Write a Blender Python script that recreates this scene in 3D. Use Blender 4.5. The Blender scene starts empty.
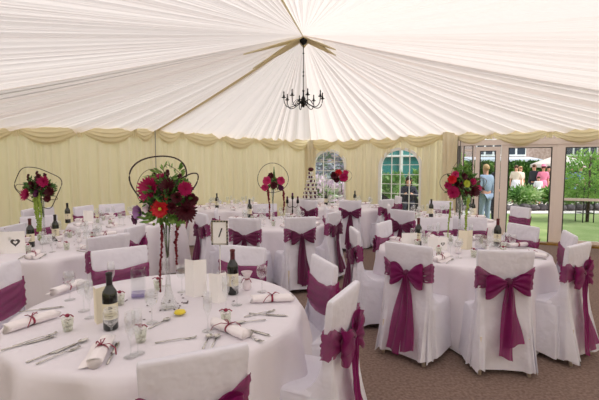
import bpy, math, random
from mathutils import Vector, Matrix
C = bpy.context.scene.collection
PI = math.pi
sin, cos = math.sin, math.cos
R0 = random.Random(7)

# ---------------------------------------------------------------- measuring helper
F_, P_, H_ = 410.0, .081, 1.613
def at(u, v, z=.75):
    """point of the horizontal plane z seen at u, v in the photograph"""
    a = (u-299.5)/F_; b = (200-v)/F_
    dy = cos(P_)+b*sin(P_); dz = -sin(P_)+b*cos(P_)
    t = (z-H_)/dz
    return Vector((a*t, dy*t, z))
def atd(u, v, Y):
    a = (u-299.5)/F_; b = (200-v)/F_
    dy = cos(P_)+b*sin(P_); dz = -sin(P_)+b*cos(P_)
    t = Y/dy
    return Vector((a*t, Y, H_+dz*t))

# ---------------------------------------------------------------- materials
M = {}
def srgb(c):
    return tuple(((x/255)/12.92 if x/255 <= .04045 else ((x/255+.055)/1.055)**2.4) for x in c)+(1,)
def mat(name, col, rough=.6, metal=0, spec=.5, trans=0, alpha=0, noise=None, bump=None, trcol=None, sheen=0, emit=None):
    m = bpy.data.materials.new(name); m.use_nodes = True
    nt = m.node_tree; N = nt.nodes; L = nt.links
    b = N['Principled BSDF']; out = N['Material Output']
    b.inputs['Base Color'].default_value = srgb(col)
    b.inputs['Roughness'].default_value = rough
    b.inputs['Metallic'].default_value = metal
    b.inputs['Specular IOR Level'].default_value = spec
    if sheen: b.inputs['Sheen Weight'].default_value = sheen
    cur = b.outputs[0]
    tc = N.new('ShaderNodeTexCoord')
    colsock = None
    if noise:
        sc, c2, lo, hi = noise
        nz = N.new('ShaderNodeTexNoise'); nz.inputs['Scale'].default_value = sc; nz.inputs['Detail'].default_value = 5
        L.new(tc.outputs['Object'], nz.inputs['Vector'])
        r = N.new('ShaderNodeMapRange'); r.inputs[1].default_value = lo; r.inputs[2].default_value = hi
        L.new(nz.outputs['Fac'], r.inputs[0])
        mx = N.new('ShaderNodeMix'); mx.data_type = 'RGBA'
        L.new(r.outputs[0], mx.inputs[0]); mx.inputs[6].default_value = srgb(col); mx.inputs[7].default_value = srgb(c2)
        L.new(mx.outputs[2], b.inputs['Base Color']); colsock = mx.outputs[2]
    if bump:
        sc, st = bump[:2]
        nz = N.new('ShaderNodeTexNoise'); nz.inputs['Scale'].default_value = sc; nz.inputs['Detail'].default_value = 3
        L.new(tc.outputs['Object'], nz.inputs['Vector'])
        bp = N.new('ShaderNodeBump'); bp.inputs['Strength'].default_value = st; bp.inputs['Distance'].default_value = bump[2] if len(bump) > 2 else .01
        L.new(nz.outputs['Fac'], bp.inputs['Height']); L.new(bp.outputs[0], b.inputs['Normal'])
    if trans:
        t = N.new('ShaderNodeBsdfTranslucent'); t.inputs[0].default_value = srgb(trcol or col)
        if colsock and not trcol: L.new(colsock, t.inputs[0])
        mx = N.new('ShaderNodeMixShader'); mx.inputs[0].default_value = trans
        L.new(cur, mx.inputs[1]); L.new(t.outputs[0], mx.inputs[2]); cur = mx.outputs[0]
    if alpha:
        t = N.new('ShaderNodeBsdfTransparent'); t.inputs[0].default_value = (1, 1, 1, 1)
        mx = N.new('ShaderNodeMixShader'); mx.inputs[0].default_value = alpha
        L.new(cur, mx.inputs[1]); L.new(t.outputs[0], mx.inputs[2]); cur = mx.outputs[0]
    L.new(cur, out.inputs[0])
    M[name] = m
    return m
def glassmat(name, tint, rough=.03, base=.05, k=.8):
    m = bpy.data.materials.new(name); m.use_nodes = True
    nt = m.node_tree; N = nt.nodes; L = nt.links
    N.remove(N['Principled BSDF']); out = N['Material Output']
    t = N.new('ShaderNodeBsdfTransparent'); t.inputs[0].default_value = srgb(tint)
    g = N.new('ShaderNodeBsdfGlossy'); g.inputs['Roughness'].default_value = rough; g.inputs[0].default_value = (1, 1, 1, 1)
    lw = N.new('ShaderNodeLayerWeight'); lw.inputs[0].default_value = .35
    ma = N.new('ShaderNodeMath'); ma.operation = 'MULTIPLY_ADD'; ma.inputs[1].default_value = .45*k; ma.inputs[2].default_value = base
    L.new(lw.outputs['Facing'], ma.inputs[0])
    mx = N.new('ShaderNodeMixShader'); L.new(ma.outputs[0], mx.inputs[0]); L.new(t.outputs[0], mx.inputs[1]); L.new(g.outputs[0], mx.inputs[2])
    L.new(mx.outputs[0], out.inputs[0]); M[name] = m
mat('roof_cloth', (238, 229, 224), .8, spec=.05, trans=.42, trcol=(248, 238, 233))
mat('wall_cloth', (236, 228, 202), .8, spec=.05, trans=.3, trcol=(240, 226, 186))
mat('swag_cloth', (236, 228, 196), .7, spec=.1, trans=.3, trcol=(240, 228, 184))
mat('seam_cloth', (222, 206, 165), .8, trans=.15)
mat('gather_cloth', (226, 214, 176), .8, trans=.25)
mat('grey_drape', (130, 128, 126), .8)
mat('carpet', (144, 124, 114), .95, spec=.1, noise=(45, (112, 92, 84), .35, .7), bump=(300, .5))
mat('cover', (232, 230, 240), .62, spec=.2, trans=.08, bump=(6, .6, .05))
mat('tablecloth', (234, 229, 236), .7, spec=.2, trans=.06, bump=(5, .35, .03))
mat('napkin', (242, 236, 238), .7, spec=.2)
mat('sash', (126, 6, 92), .42, spec=.35, alpha=.12, trans=.3, trcol=(178, 8, 124), sheen=.2)
mat('sash_band', (132, 10, 92), .45, spec=.25, alpha=.28, trans=.25, trcol=(172, 14, 120))
mat('sash_deep', (96, 4, 66), .45, spec=.4, alpha=.05, trans=.2, trcol=(130, 20, 90), sheen=.3)
mat('ribbon', (140, 20, 62), .4)
mat('chair_leg', (206, 192, 176), .4)
mat('silver', (200, 198, 192), .22, metal=1)
mat('black_iron', (22, 20, 20), .45, metal=.6)
mat('wax', (226, 214, 180), .5, trans=.2)
mat('bottle_glass', (12, 20, 14), .08, spec=.8)
mat('bottle_foil', (88, 14, 24), .35)
mat('bottle_foil_dark', (26, 16, 18), .35)
mat('label_paper', (226, 218, 190), .7)
mat('ink', (70, 66, 64), .7)
mat('ink_black', (18, 18, 18), .6)
mat('card', (252, 250, 248), .6, trans=.15)
mat('card_cream', (238, 230, 206), .6)
mat('yellow_candle', (214, 190, 96), .5)
mat('butter', (232, 208, 60), .45)
mat('favour', (246, 236, 240), .6, alpha=.35)
mat('petal_dark', (52, 12, 26), .6)
mat('stem', (70, 104, 46), .6)
mat('leaf', (48, 88, 36), .55, trans=.2, noise=(30, (92, 140, 60), .4, .6))
mat('leaf_light', (142, 176, 92), .55, trans=.3, noise=(30, (84, 130, 50), .4, .6))
mat('amaranth_green', (140, 165, 66), .7)
mat('amaranth_red', (104, 10, 30), .8)
mat('willow', (52, 30, 34), .6)
mat('willow_pale', (120, 104, 84), .6)
for n, c in dict(magenta=(178, 16, 92), red=(206, 26, 44), burgundy=(78, 6, 28), pink=(200, 50, 112), lilac=(168, 120, 178), white=(236, 222, 232), plum=(92, 28, 76), lime=(196, 206, 72)).items():
    mat('petal_'+n, c, .55, trans=.2)
glassmat('clear_glass', (250, 251, 251), k=.85, base=.05)
glassmat('lilac_glass', (214, 205, 232))
glassmat('green_glass', (244, 246, 240))
glassmat('pane', (240, 244, 244), .0, .03, .5)
mat('frame', (234, 222, 214), .45)
mat('white_frame', (236, 236, 232), .45)
mat('gasket', (48, 40, 38), .6)
mat('sill', (150, 112, 40), .5, noise=(8, (120, 84, 28), .4, .6))
mat('lawn', (116, 136, 84), .95, spec=.05, noise=(1.2, (150, 160, 112), .3, .7), bump=(60, .4))
mat('gravel', (222, 214, 208), .9, noise=(20, (200, 190, 184), .4, .6))
mat('planter', (52, 46, 48), .8, noise=(6, (92, 84, 88), .45, .6))
mat('brick', (182, 160, 152), .9, noise=(6, (160, 136, 128), .4, .6))
mat('render_teal', (44, 128, 126), .7)
mat('fascia', (200, 208, 220), .5)
mat('dark_pane', (40, 52, 66), .15)
mat('parasol', (240, 226, 222), .7, trans=.3)
mat('bark', (60, 46, 36), .9)
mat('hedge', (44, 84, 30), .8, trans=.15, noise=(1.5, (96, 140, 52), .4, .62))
mat('bush', (96, 140, 66), .8, trans=.2, noise=(1.5, (186, 206, 150), .45, .6))
mat('tree_leaf', (168, 206, 104), .7, trans=.35, noise=(2, (92, 150, 50), .4, .6))
mat('lilac_bush', (176, 166, 196), .8, trans=.3, noise=(4, (110, 140, 112), .42, .58))
mat('pink_bush', (226, 204, 220), .8, trans=.15, noise=(3, (150, 190, 120), .5, .65))
mat('skin', (216, 160, 134), .6)
mat('hair_dark', (40, 26, 22), .6)
mat('hair_brown', (104, 66, 44), .6)
mat('hair_fair', (196, 156, 112), .6)
for n, c in dict(navy=(28, 32, 50), grey=(150, 164, 190), white=(238, 236, 240), pink=(232, 130, 160), charcoal=(48, 48, 56), cream=(232, 214, 196), blue=(120, 150, 196), brown=(110, 80, 66)).items():
    mat('cloth_'+n, c, .8)
mat('wicker', (34, 36, 42), .7)

# ---------------------------------------------------------------- mesh builder
class MB:
    def __init__(s): s.v = []; s.f = []; s.mi = []; s.cur = 0
    def add(s, vs, fs):
        o = len(s.v); s.v += [tuple(v) for v in vs]; s.f += [tuple(i+o for i in f) for f in fs]; s.mi += [s.cur]*len(fs)
    def grid(s, fn, nu, nv, wu=False, wv=False):
        vs = [fn(i/nu, j/nv) for j in range(nv if wv else nv+1) for i in range(nu if wu else nu+1)]
        w = nu if wu else nu+1; h = nv if wv else nv+1
        fs = []
        for j in range(nv):
            for i in range(nu):
                a = j*w+i; b = j*w+(i+1) % w; c = ((j+1) % h)*w+(i+1) % w; d = ((j+1) % h)*w+i
                fs.append((a, b, c, d))
        s.add(vs, fs)
    def rings(s, rs, cap0=True, cap1=True):
        n = len(rs[0]); vs = [p for r in rs for p in r]; fs = []
        for j in range(len(rs)-1):
            for i in range(n):
                fs.append((j*n+i, j*n+(i+1) % n, (j+1)*n+(i+1) % n, (j+1)*n+i))
        if cap0: fs.append(tuple(range(n-1, -1, -1)))
        if cap1: fs.append(tuple((len(rs)-1)*n+i for i in range(n)))
        s.add(vs, fs)
    def lathe(s, prof, n=20, c=(0, 0, 0), cap0=True, cap1=True):
        s.rings([[(c[0]+r*cos(2*PI*i/n), c[1]+r*sin(2*PI*i/n), c[2]+z) for i in range(n)] for r, z in prof], cap0, cap1)
    def tube(s, pts, r, n=8, closed=False, flat=1.0):
        pts = [Vector(p) for p in pts]; k = len(pts); rs = []
        up = Vector((0, 0, 1))
        for i, p in enumerate(pts):
            if closed: d = pts[(i+1) % k]-pts[i-1]
            else: d = pts[min(i+1, k-1)]-pts[max(i-1, 0)]
            if d.length < 1e-9: d = Vector((0, 0, 1))
            d.normalize()
            ref = up if abs(d.z) < .95 else Vector((1, 0, 0))
            a = d.cross(ref).normalized(); b = a.cross(d)
            rr = r(i/(k-1)) if callable(r) else r
            rs.append([p+a*rr*cos(2*PI*j/n)+b*rr*flat*sin(2*PI*j/n) for j in range(n)])
        if closed: rs.append(rs[0])
        s.rings(rs, not closed, not closed)
    def box(s, c, d, rz=0, bev=0):
        hx, hy, hz = d[0]/2, d[1]/2, d[2]/2
        vs = [(x, y, z) for z in (-hz, hz) for y in (-hy, hy) for x in (-hx, hx)]
        vs = [(c[0]+x*cos(rz)-y*sin(rz), c[1]+x*sin(rz)+y*cos(rz), c[2]+z) for x, y, z in vs]
        s.add(vs, [(0, 2, 3, 1), (4, 5, 7, 6), (0, 1, 5, 4), (1, 3, 7, 5), (3, 2, 6, 7), (2, 0, 4, 6)])
    def ell(s, c, r, nu=14, nv=9, wob=0, rnd=None):
        rs = []
        for j in range(nv+1):
            t = PI*j/nv; q = max(sin(t), .02)
            rs.append([(c[0]+r[0]*q*cos(2*PI*i/nu)*(1+(rnd.uniform(-wob, wob) if rnd else 0)), c[1]+r[1]*q*sin(2*PI*i/nu)*(1+(rnd.uniform(-wob, wob) if rnd else 0)), c[2]-r[2]*cos(t)) for i in range(nu)])
        s.rings(rs)
    def build(s, name, m=None, parent=None, smooth=True, mats=None):
        me = bpy.data.meshes.new(name); me.from_pydata(s.v, [], s.f)
        for q in (mats or [m]): me.materials.append(M[q])
        me.polygons.foreach_set('use_smooth', [smooth]*len(me.polygons))
        if mats: me.polygons.foreach_set('material_index', s.mi)
        me.update()
        o = bpy.data.objects.new(name, me); C.objects.link(o)
        if parent: o.parent = parent
        return o
def tag(o, label=None, cat=None, group=None, kind=None):
    if label: o['label'] = label
    if cat: o['category'] = cat
    if group: o['group'] = group
    if kind: o['kind'] = kind
    return o
def empty(name, loc=(0, 0, 0), rz=0):
    o = bpy.data.objects.new(name, None); C.objects.link(o); o.location = loc; o.rotation_euler.z = rz
    o.empty_display_size = .05
    return o
def kids(o): return [c for c in bpy.data.objects if c.parent == o]
_tree = {}
def cp(o, loc, rz=0, parent=None, sc=None):
    """copy a thing, its parts and their sub-parts"""
    c = o.copy(); C.objects.link(c)
    if parent: c.parent = parent
    else:
        c.location = loc; c.rotation_euler.z = rz
        if sc: c.scale = (sc, sc, sc)
        for k in ('label', 'category', 'group'):
            if k in c: del c[k]
    if o.name not in _tree: _tree[o.name] = kids(o)
    for ch in _tree[o.name]: cp(ch, None, parent=c)
    return c
class Proto:
    """first use takes the prototype itself, later uses copy it"""
    def __init__(s, root): s.root = root; s.used = False; _tree[root.name] = kids(root)
    def put(s, loc, rz, label, cat, group=None, sc=None):
        if not s.used:
            s.used = True; o = s.root; o.location = loc; o.rotation_euler.z = rz
            if sc: o.scale = (sc, sc, sc)
            s.src = o
        else: o = cp(s.src, loc, rz, sc=sc)
        if not sc: o.scale = (1, 1, 1)
        for k in ('label', 'category', 'group'):
            if k in o: del o[k]
        return tag(o, label, cat, group)
def struct(o, kind='structure'): o['kind'] = kind; return o

# ---------------------------------------------------------------- marquee shell
EZ = 2.38
V = [(-9, 7.28), (-3.03, 8.68), (.31, 12.14), (3.45, 9.4), (8.5, 7.0), (9.5, 1.5), (5, -4.2), (-1.3, -4.9), (-9.6, 0)]
PK = Vector((.07, 7.6, 3.97))
m = MB(); m.add([(x*1.004, y*1.004, 0) for x, y in V], [tuple(range(len(V)))[::-1]])
struct(m.build('floor', 'carpet', smooth=False))

rn = random.Random(3)
m = MB()
nV = len(V)
for i in range(nV):
    a = Vector((*V[i], EZ)); b = Vector((*V[(i+1) % nV], EZ)); ln = (b-a).length
    n = max(4, round(ln/.40)); offs = []
    cuts = [0]
    for k in range(n): cuts.append(cuts[-1]+rn.uniform(.6, 1.4))
    cuts = [c/cuts[-1] for c in cuts]; amps = [rn.uniform(.035, .12) for _ in range(n)]; fins = [rn.choice((0, .01, .03, .06)) for _ in range(n+1)]
    mins = [(rn.uniform(.2, .8), rn.uniform(.01, .03)) for _ in range(n)]
    def pl(u):
        for k in range(n):
            if u <= cuts[k+1]+1e-9:
                t = (u-cuts[k])/(cuts[k+1]-cuts[k]); q, w = mins[k]
                return -amps[k]*(sin(PI*min(1, max(0, t)))**.8) + w*math.exp(-((t-q)/.07)**2) - fins[k]*math.exp(-(t/.05)**2) - fins[k+1]*math.exp(-((1-t)/.05)**2)*(1 if k+1 < n else 0)*.4
        return 0
    def fn(u, r, a=a, b=b):
        e = a.lerp(b, u); p = PK.lerp(e, r)
        sag = -.10*sin(PI*r)*(.4+.6*sin(PI*u)) - .05*sin(PI*u)*r
        p.z += sag + pl(u)*(.12+.88*r)*min(1, r*6)
        return p
    m.grid(fn, n*22, 14)
struct(m.build('ceiling', 'roof_cloth'))
# seams where the roof panels meet
def seam(idx, w, f0, f1, name, mt, dz=.03):
    a = PK; b = Vector((*V[idx], EZ)); d = (b-a); side = Vector((d.y, -d.x, 0)).normalized()*w
    mm = MB()
    def fn(u, v):
        r = f0+(f1-f0)*v; p = a.lerp(b, r); p.z += -.10*sin(PI*r)*.4-dz
        return p+side*(u*2-1)*(.35+.65*min(1, r*3))+Vector((0, 0, -.015*sin(PI*u)))
    mm.grid(fn, 6, 20)
    struct(mm.build(name, mt))
seam(1, .055, .0, 1, 'trim_1', 'seam_cloth')
seam(7, .022, .0, 1, 'trim_2', 'gather_cloth')
seam(3, .02, .0, 1, 'trim_3', 'roof_cloth', .01)
seam(4, .03, .0, 1, 'trim_4', 'roof_cloth', .0)
# gathered cloth around the peak
m = MB()
for q, L_, w in ((Vector((-3.03, 8.1, EZ)), .95, .16), (Vector((-6, 7.2, EZ)), 1.0, .10), (Vector((4, 8.6, EZ)), .6, .13), (Vector((5, 7.4, EZ)), .55, .08), (Vector((.2, 12, EZ)), .22, .12)):
    d = (q-PK); d.normalize(); side = Vector((-d.y, d.x, 0)).normalized()
    def fn(u, v, d=d, L_=L_, w=w, side=side):
        ww = w*(sin(PI*min(1, v*.8+.2))**.8)*(1-.3*v)*(1 if v < .95 else .5)
        return PK+Vector((0, 0, -.05))+d*L_*v*(1+.12*sin(u*11))+side*(u*2-1)*ww+Vector((0, 0, .012*sin(u*9*PI)-.02*v))
    m.grid(fn, 36, 14)
struct(m.build('trim_5', 'gather_cloth'))

# walls of pleated cloth
def wallgrid(name, a, b, holes=(), res=34, mt='wall_cloth', z1=EZ, s0=0, s1=None, seed=1):
    a = Vector((*a, 0)); b = Vector((*b, 0)); d = (b-a); ln = d.length; d.normalize(); nrm = Vector((-d.y, d.x, 0))
    # nrm points outward for our winding (left to right seen from inside)
    s1 = ln if s1 is None else s1
    rr = random.Random(seed); ph = [rr.uniform(0, 6) for _ in range(5)]
    def off(s, z):
        k = (.05*sin(s*37+ph[0]+1.6*sin(s*3.1))+.012*sin(s*61+ph[1]+sin(s*5))+.04*sin(s*13+ph[2]+.3*z))
        return k*(.55+.45*min(1, (EZ-z)/1.2))
    def pt(s, z): return a+d*s+nrm*off(s, z)+Vector((0, 0, z))
    mm = MB(); segs = []; cur = s0
    for (h0, h1, zb, zs, zt) in sorted(holes):
        segs.append((cur, h0, None)); segs.append((h0, h1, (zb, zs, zt))); cur = h1
    segs.append((cur, s1, None))
    for p, q, h in segs:
        if q-p < .01: continue
        n = max(2, int((q-p)*res))
        if h is None:
            mm.grid(lambda u, v: pt(p+(q-p)*u, z1*v), n, 10)
        else:
            zb, zs, zt = h
            mm.grid(lambda u, v: pt(p+(q-p)*u, zb*v), n, 4)
            def top(u, v):
                x = 2*u-1; zz = zs+(zt-zs)*math.sqrt(max(0, 1-x*x))
                return pt(p+(q-p)*u, zz+(z1-zz)*v)
            mm.grid(top, n*2, 8)
    return struct(mm.build(name, mt))
W1 = (.13, 1.25, .48, 1.62, 2.06); W2 = (2.36, 3.44, .5, 1.6, 2.04)
wallgrid('wall_left', V[0], V[1], seed=2)
wallgrid('wall_back_left', V[1], V[2], seed=3)
wallgrid('wall_back_right', V[2], V[3], holes=(W1, W2), seed=4)
wallgrid('wall_right', V[3], V[4], s0=0, s1=.12, seed=5)
wallgrid('wall_right_far', V[3], V[4], s0=4.4, seed=6)
wallgrid('wall_right_rear', V[4], V[5], res=12, seed=7)
wallgrid('wall_rear_right', V[5], V[6], res=12, seed=8)
wallgrid('wall_rear', V[6], V[7], res=12, seed=9)
wallgrid('wall_rear_left', V[7], V[8], res=12, seed=10)
wallgrid('wall_left_rear', V[8], V[0], res=12, seed=11)
# corner pole seen between two left walls
m = MB(); m.tube([(-3.0, 8.6, 0), (-3.0, 8.6, EZ)], .009, 8); struct(m.build('trim_6', 'grey_drape'))

# bunched curtain edges at the corners
for nm, (bx0, by0) in (('trim_18', (.31, 11.98)), ('trim_19', (3.38, 9.28))):
    m = MB(); rs = []
    for k in range(9):
        z = k/8*EZ; w_ = .13+.03*abs(k/8-.6)
        rs.append([((w_+.03*cos(7*2*PI*i/60+z))*cos(2*PI*i/60)+bx0, (w_*.5+.02*cos(7*2*PI*i/60+z))*sin(2*PI*i/60)+by0, z) for i in range(60)])
    m.rings(rs); struct(m.build(nm, 'wall_cloth'))
# swags along the eaves
def swags(name, a, b, nodes, seed):
    a = Vector((*a, 0)); b = Vector((*b, 0)); d = (b-a).normalized(); nin = Vector((d.y, -d.x, 0))
    rr = random.Random(seed); mm = MB()
    for p, q in zip(nodes[:-1], nodes[1:]):
        drop = .15+.13*min(1.2, (q-p))*rr.uniform(.85, 1.1); sk = rr.uniform(-.12, .12)
        def fn(u, v, p=p, q=q, drop=drop, sk=sk):
            uu = min(1, max(0, u+sk*sin(PI*u)*.5))
            c = sin(PI*uu)**.8
            z = EZ+.05 - v*(.10+drop*c)
            bulge = .03+.10*c*sin(PI*min(1, v*.9+.1))+.02*c*abs(sin(v*PI*4.2))
            return a+d*(p+(q-p)*u)+nin*bulge+Vector((0, 0, z-.012*c*sin(v*PI*8)))
        mm.grid(fn, 22, 30)
        # little gathered tail at each node
        def tail(u, v, p=p):
            w = .05*(.5+.8*v)
            return a+d*(p+(u*2-1)*w)+nin*(.06+.015*sin(u*5*PI))+Vector((0, 0, EZ+.02-.19*v))
        mm.grid(tail, 12, 5)
    struct(mm.build(name, 'swag_cloth'))
def ln_(a, b): return math.hypot(b[0]-a[0], b[1]-a[1])
swags('trim_7', V[0], V[1], [0, 1.15, 2.35, 3.58, 4.71, 5.75, 6.13], 1)
swags('trim_8', V[1], V[2], [0, .6, 1.65, 2.74, 3.74, 4.8], 2)
swags('trim_9', V[2], V[3], [0, .95, 1.96, 2.97, 4.0, 4.16], 3)
swags('trim_10', V[3], V[4], [0, .79, 1.91, 3.0, 4.1, 5.2, 5.59], 4)
swags('trim_11', V[4], V[5], [0, 1.1, 2.2, 3.3, 4.4, 5.59], 5)
swags('trim_12', V[8], V[0], [i*7.305/7 for i in range(8)], 6)

# arched windows
def archwin(name, s0, s1, zb, zs, zt, vx, hz, seed):
    a = Vector((*V[2], 0)); b = Vector((*V[3], 0)); d = (b-a).normalized(); no = Vector((-d.y, d.x, 0))
    mid = a+d*((s0+s1)/2); hw = (s1-s0)/2
    root = empty(name, mid, math.atan2(d.y, d.x)); struct(root)
    def outl(k, n=24):
        pts = [(-k, zb+(hw-k)), (-k, zs)]+[(-k*cos(PI*i/n), zs+(zt-zs)*(k/hw)*sin(PI*i/n)) for i in range(1, n)]+[(k, zs), (k, zb+(hw-k))]
        return pts
    mm = MB()
    o = outl(hw+.06); i_ = outl(hw-.025)
    n = len(o)
    rs = [[(o[j][0], -.015, o[j][1]), (o[j][0], .035, o[j][1]), (i_[j][0], .035, i_[j][1]), (i_[j][0], -.015, i_[j][1])] for j in range(n)]
    rs.append(rs[0]); mm.rings(rs, False, False)
    mm.build('window_frame', 'white_frame', root, False)
    mm = MB()
    for x in vx:
        x = x*hw; top = zs+(zt-zs)*math.sqrt(1-(x/hw)**2)
        mm.box((x, .01, (zb+top)/2), (.02, .014, top-zb))
    for z in hz:
        w = hw if z <= zs else hw*math.sqrt(max(0, 1-((z-zs)/(zt-zs))**2))
        mm.box((0, .012, z), (2*w, .01, .015))
    mm.build('glazing_bars', 'white_frame', root, False)
    mm = MB(); k = outl(hw-.02); mm.add([(x, .012, z) for x, z in k], [tuple(range(len(k)))])
    mm.build('window_pane', 'pane', root, False)
archwin('window_1', *W1, (-.35, .35), (.75, 1.0, 1.25, 1.5, 1.75), 1)
archwin('window_2', *W2, (-.42, .02, .48), (.72, .94, 1.18, 1.42, 1.66, 1.86), 2)

# glazed wall and doors on the right
gA = Vector((*V[3], 0)); gd = (Vector((*V[4], 0))-gA).normalized(); grz = math.atan2(gd.y, gd.x)
def gp(s, z=0, o=0): return gA+gd*s+Vector((-gd.y, gd.x, 0))*o+Vector((0, 0, z))
def gbox(mm, s0, s1, z0, z1, o=0, t=.05):
    mm.box(gp((s0+s1)/2, (z0+z1)/2, o), (s1-s0, t, z1-z0), grz)
# grey edge drape
m = MB(); m.grid(lambda u, v: gp(.1+.11*u+.02*sin(v*3), 2.3*v, -.04+.02*sin(u*4*PI)), 14, 8); struct(m.build('trim_13', 'grey_drape'))
def glazed(name, s0, s1, stile, zt, rails, pane=True, base=.1):
    root = empty(name, gp(s0)); struct(root); inv = Matrix.Translation(-gp(s0))
    def add(nm, mm, mt):
        mm.v = [tuple(inv @ Vector(p)) for p in mm.v]; return mm.build(nm, mt, root, False)
    mm = MB()
    gbox(mm, s0, s0+stile, 0, zt); gbox(mm, s1-stile, s1, 0, zt); gbox(mm, s0+stile, s1-stile, zt-stile, zt); gbox(mm, s0+stile, s1-stile, 0, base)
    for z in rails: gbox(mm, s0+stile, s1-stile, z, z+.05)
    add('frame', mm, 'frame')
    mm = MB(); gbox(mm, s0+stile, s0+stile+.018, base, zt-stile, -.005, .05); gbox(mm, s1-stile-.018, s1-stile, base, zt-stile, -.005, .05); gbox(mm, s0+stile, s1-stile, zt-stile-.016, zt-stile, -.005, .05)
    add('gasket', mm, 'gasket')
    if pane:
        mm = MB(); gbox(mm, s0+stile, s1-stile, base, zt-stile, 0, .006); add('glass_pane', mm, 'pane')
    return root
glazed('window_3', .24, .50, .03, 2.12, (1.95,))
d1 = glazed('door_1', .52, 1.02, .09, 2.05, (), base=.2)
glazed('door_2', 1.09, 2.06, .08, 2.1, (), pane=False, base=.03)
glazed('window_4', 2.12, 3.1, .09, 2.1, (.92,), base=.1)
glazed('window_5', 3.16, 4.4, .09, 2.1, (.92,), base=.1)
m = MB(); gbox(m, .08, 4.45, 2.08, 2.2, 0, .1); struct(m.build('trim_14', 'frame', smooth=False))
m = MB(); gbox(m, 1.03, 1.09, 0, 2.1, 0, .06); gbox(m, 2.06, 2.12, 0, 2.1, 0, .07); gbox(m, 3.1, 3.16, 0, 2.1, 0, .07); struct(m.build('trim_15', 'frame', smooth=False))
m = MB(); gbox(m, .08, 4.45, .0, .04, -.14, .18); struct(m.build('trim_16', 'sill', smooth=False))
m = MB(); gbox(m, .2, .225, 0, 2.1, .0, .03); struct(m.build('trim_17', 'white_frame', smooth=False))

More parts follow.
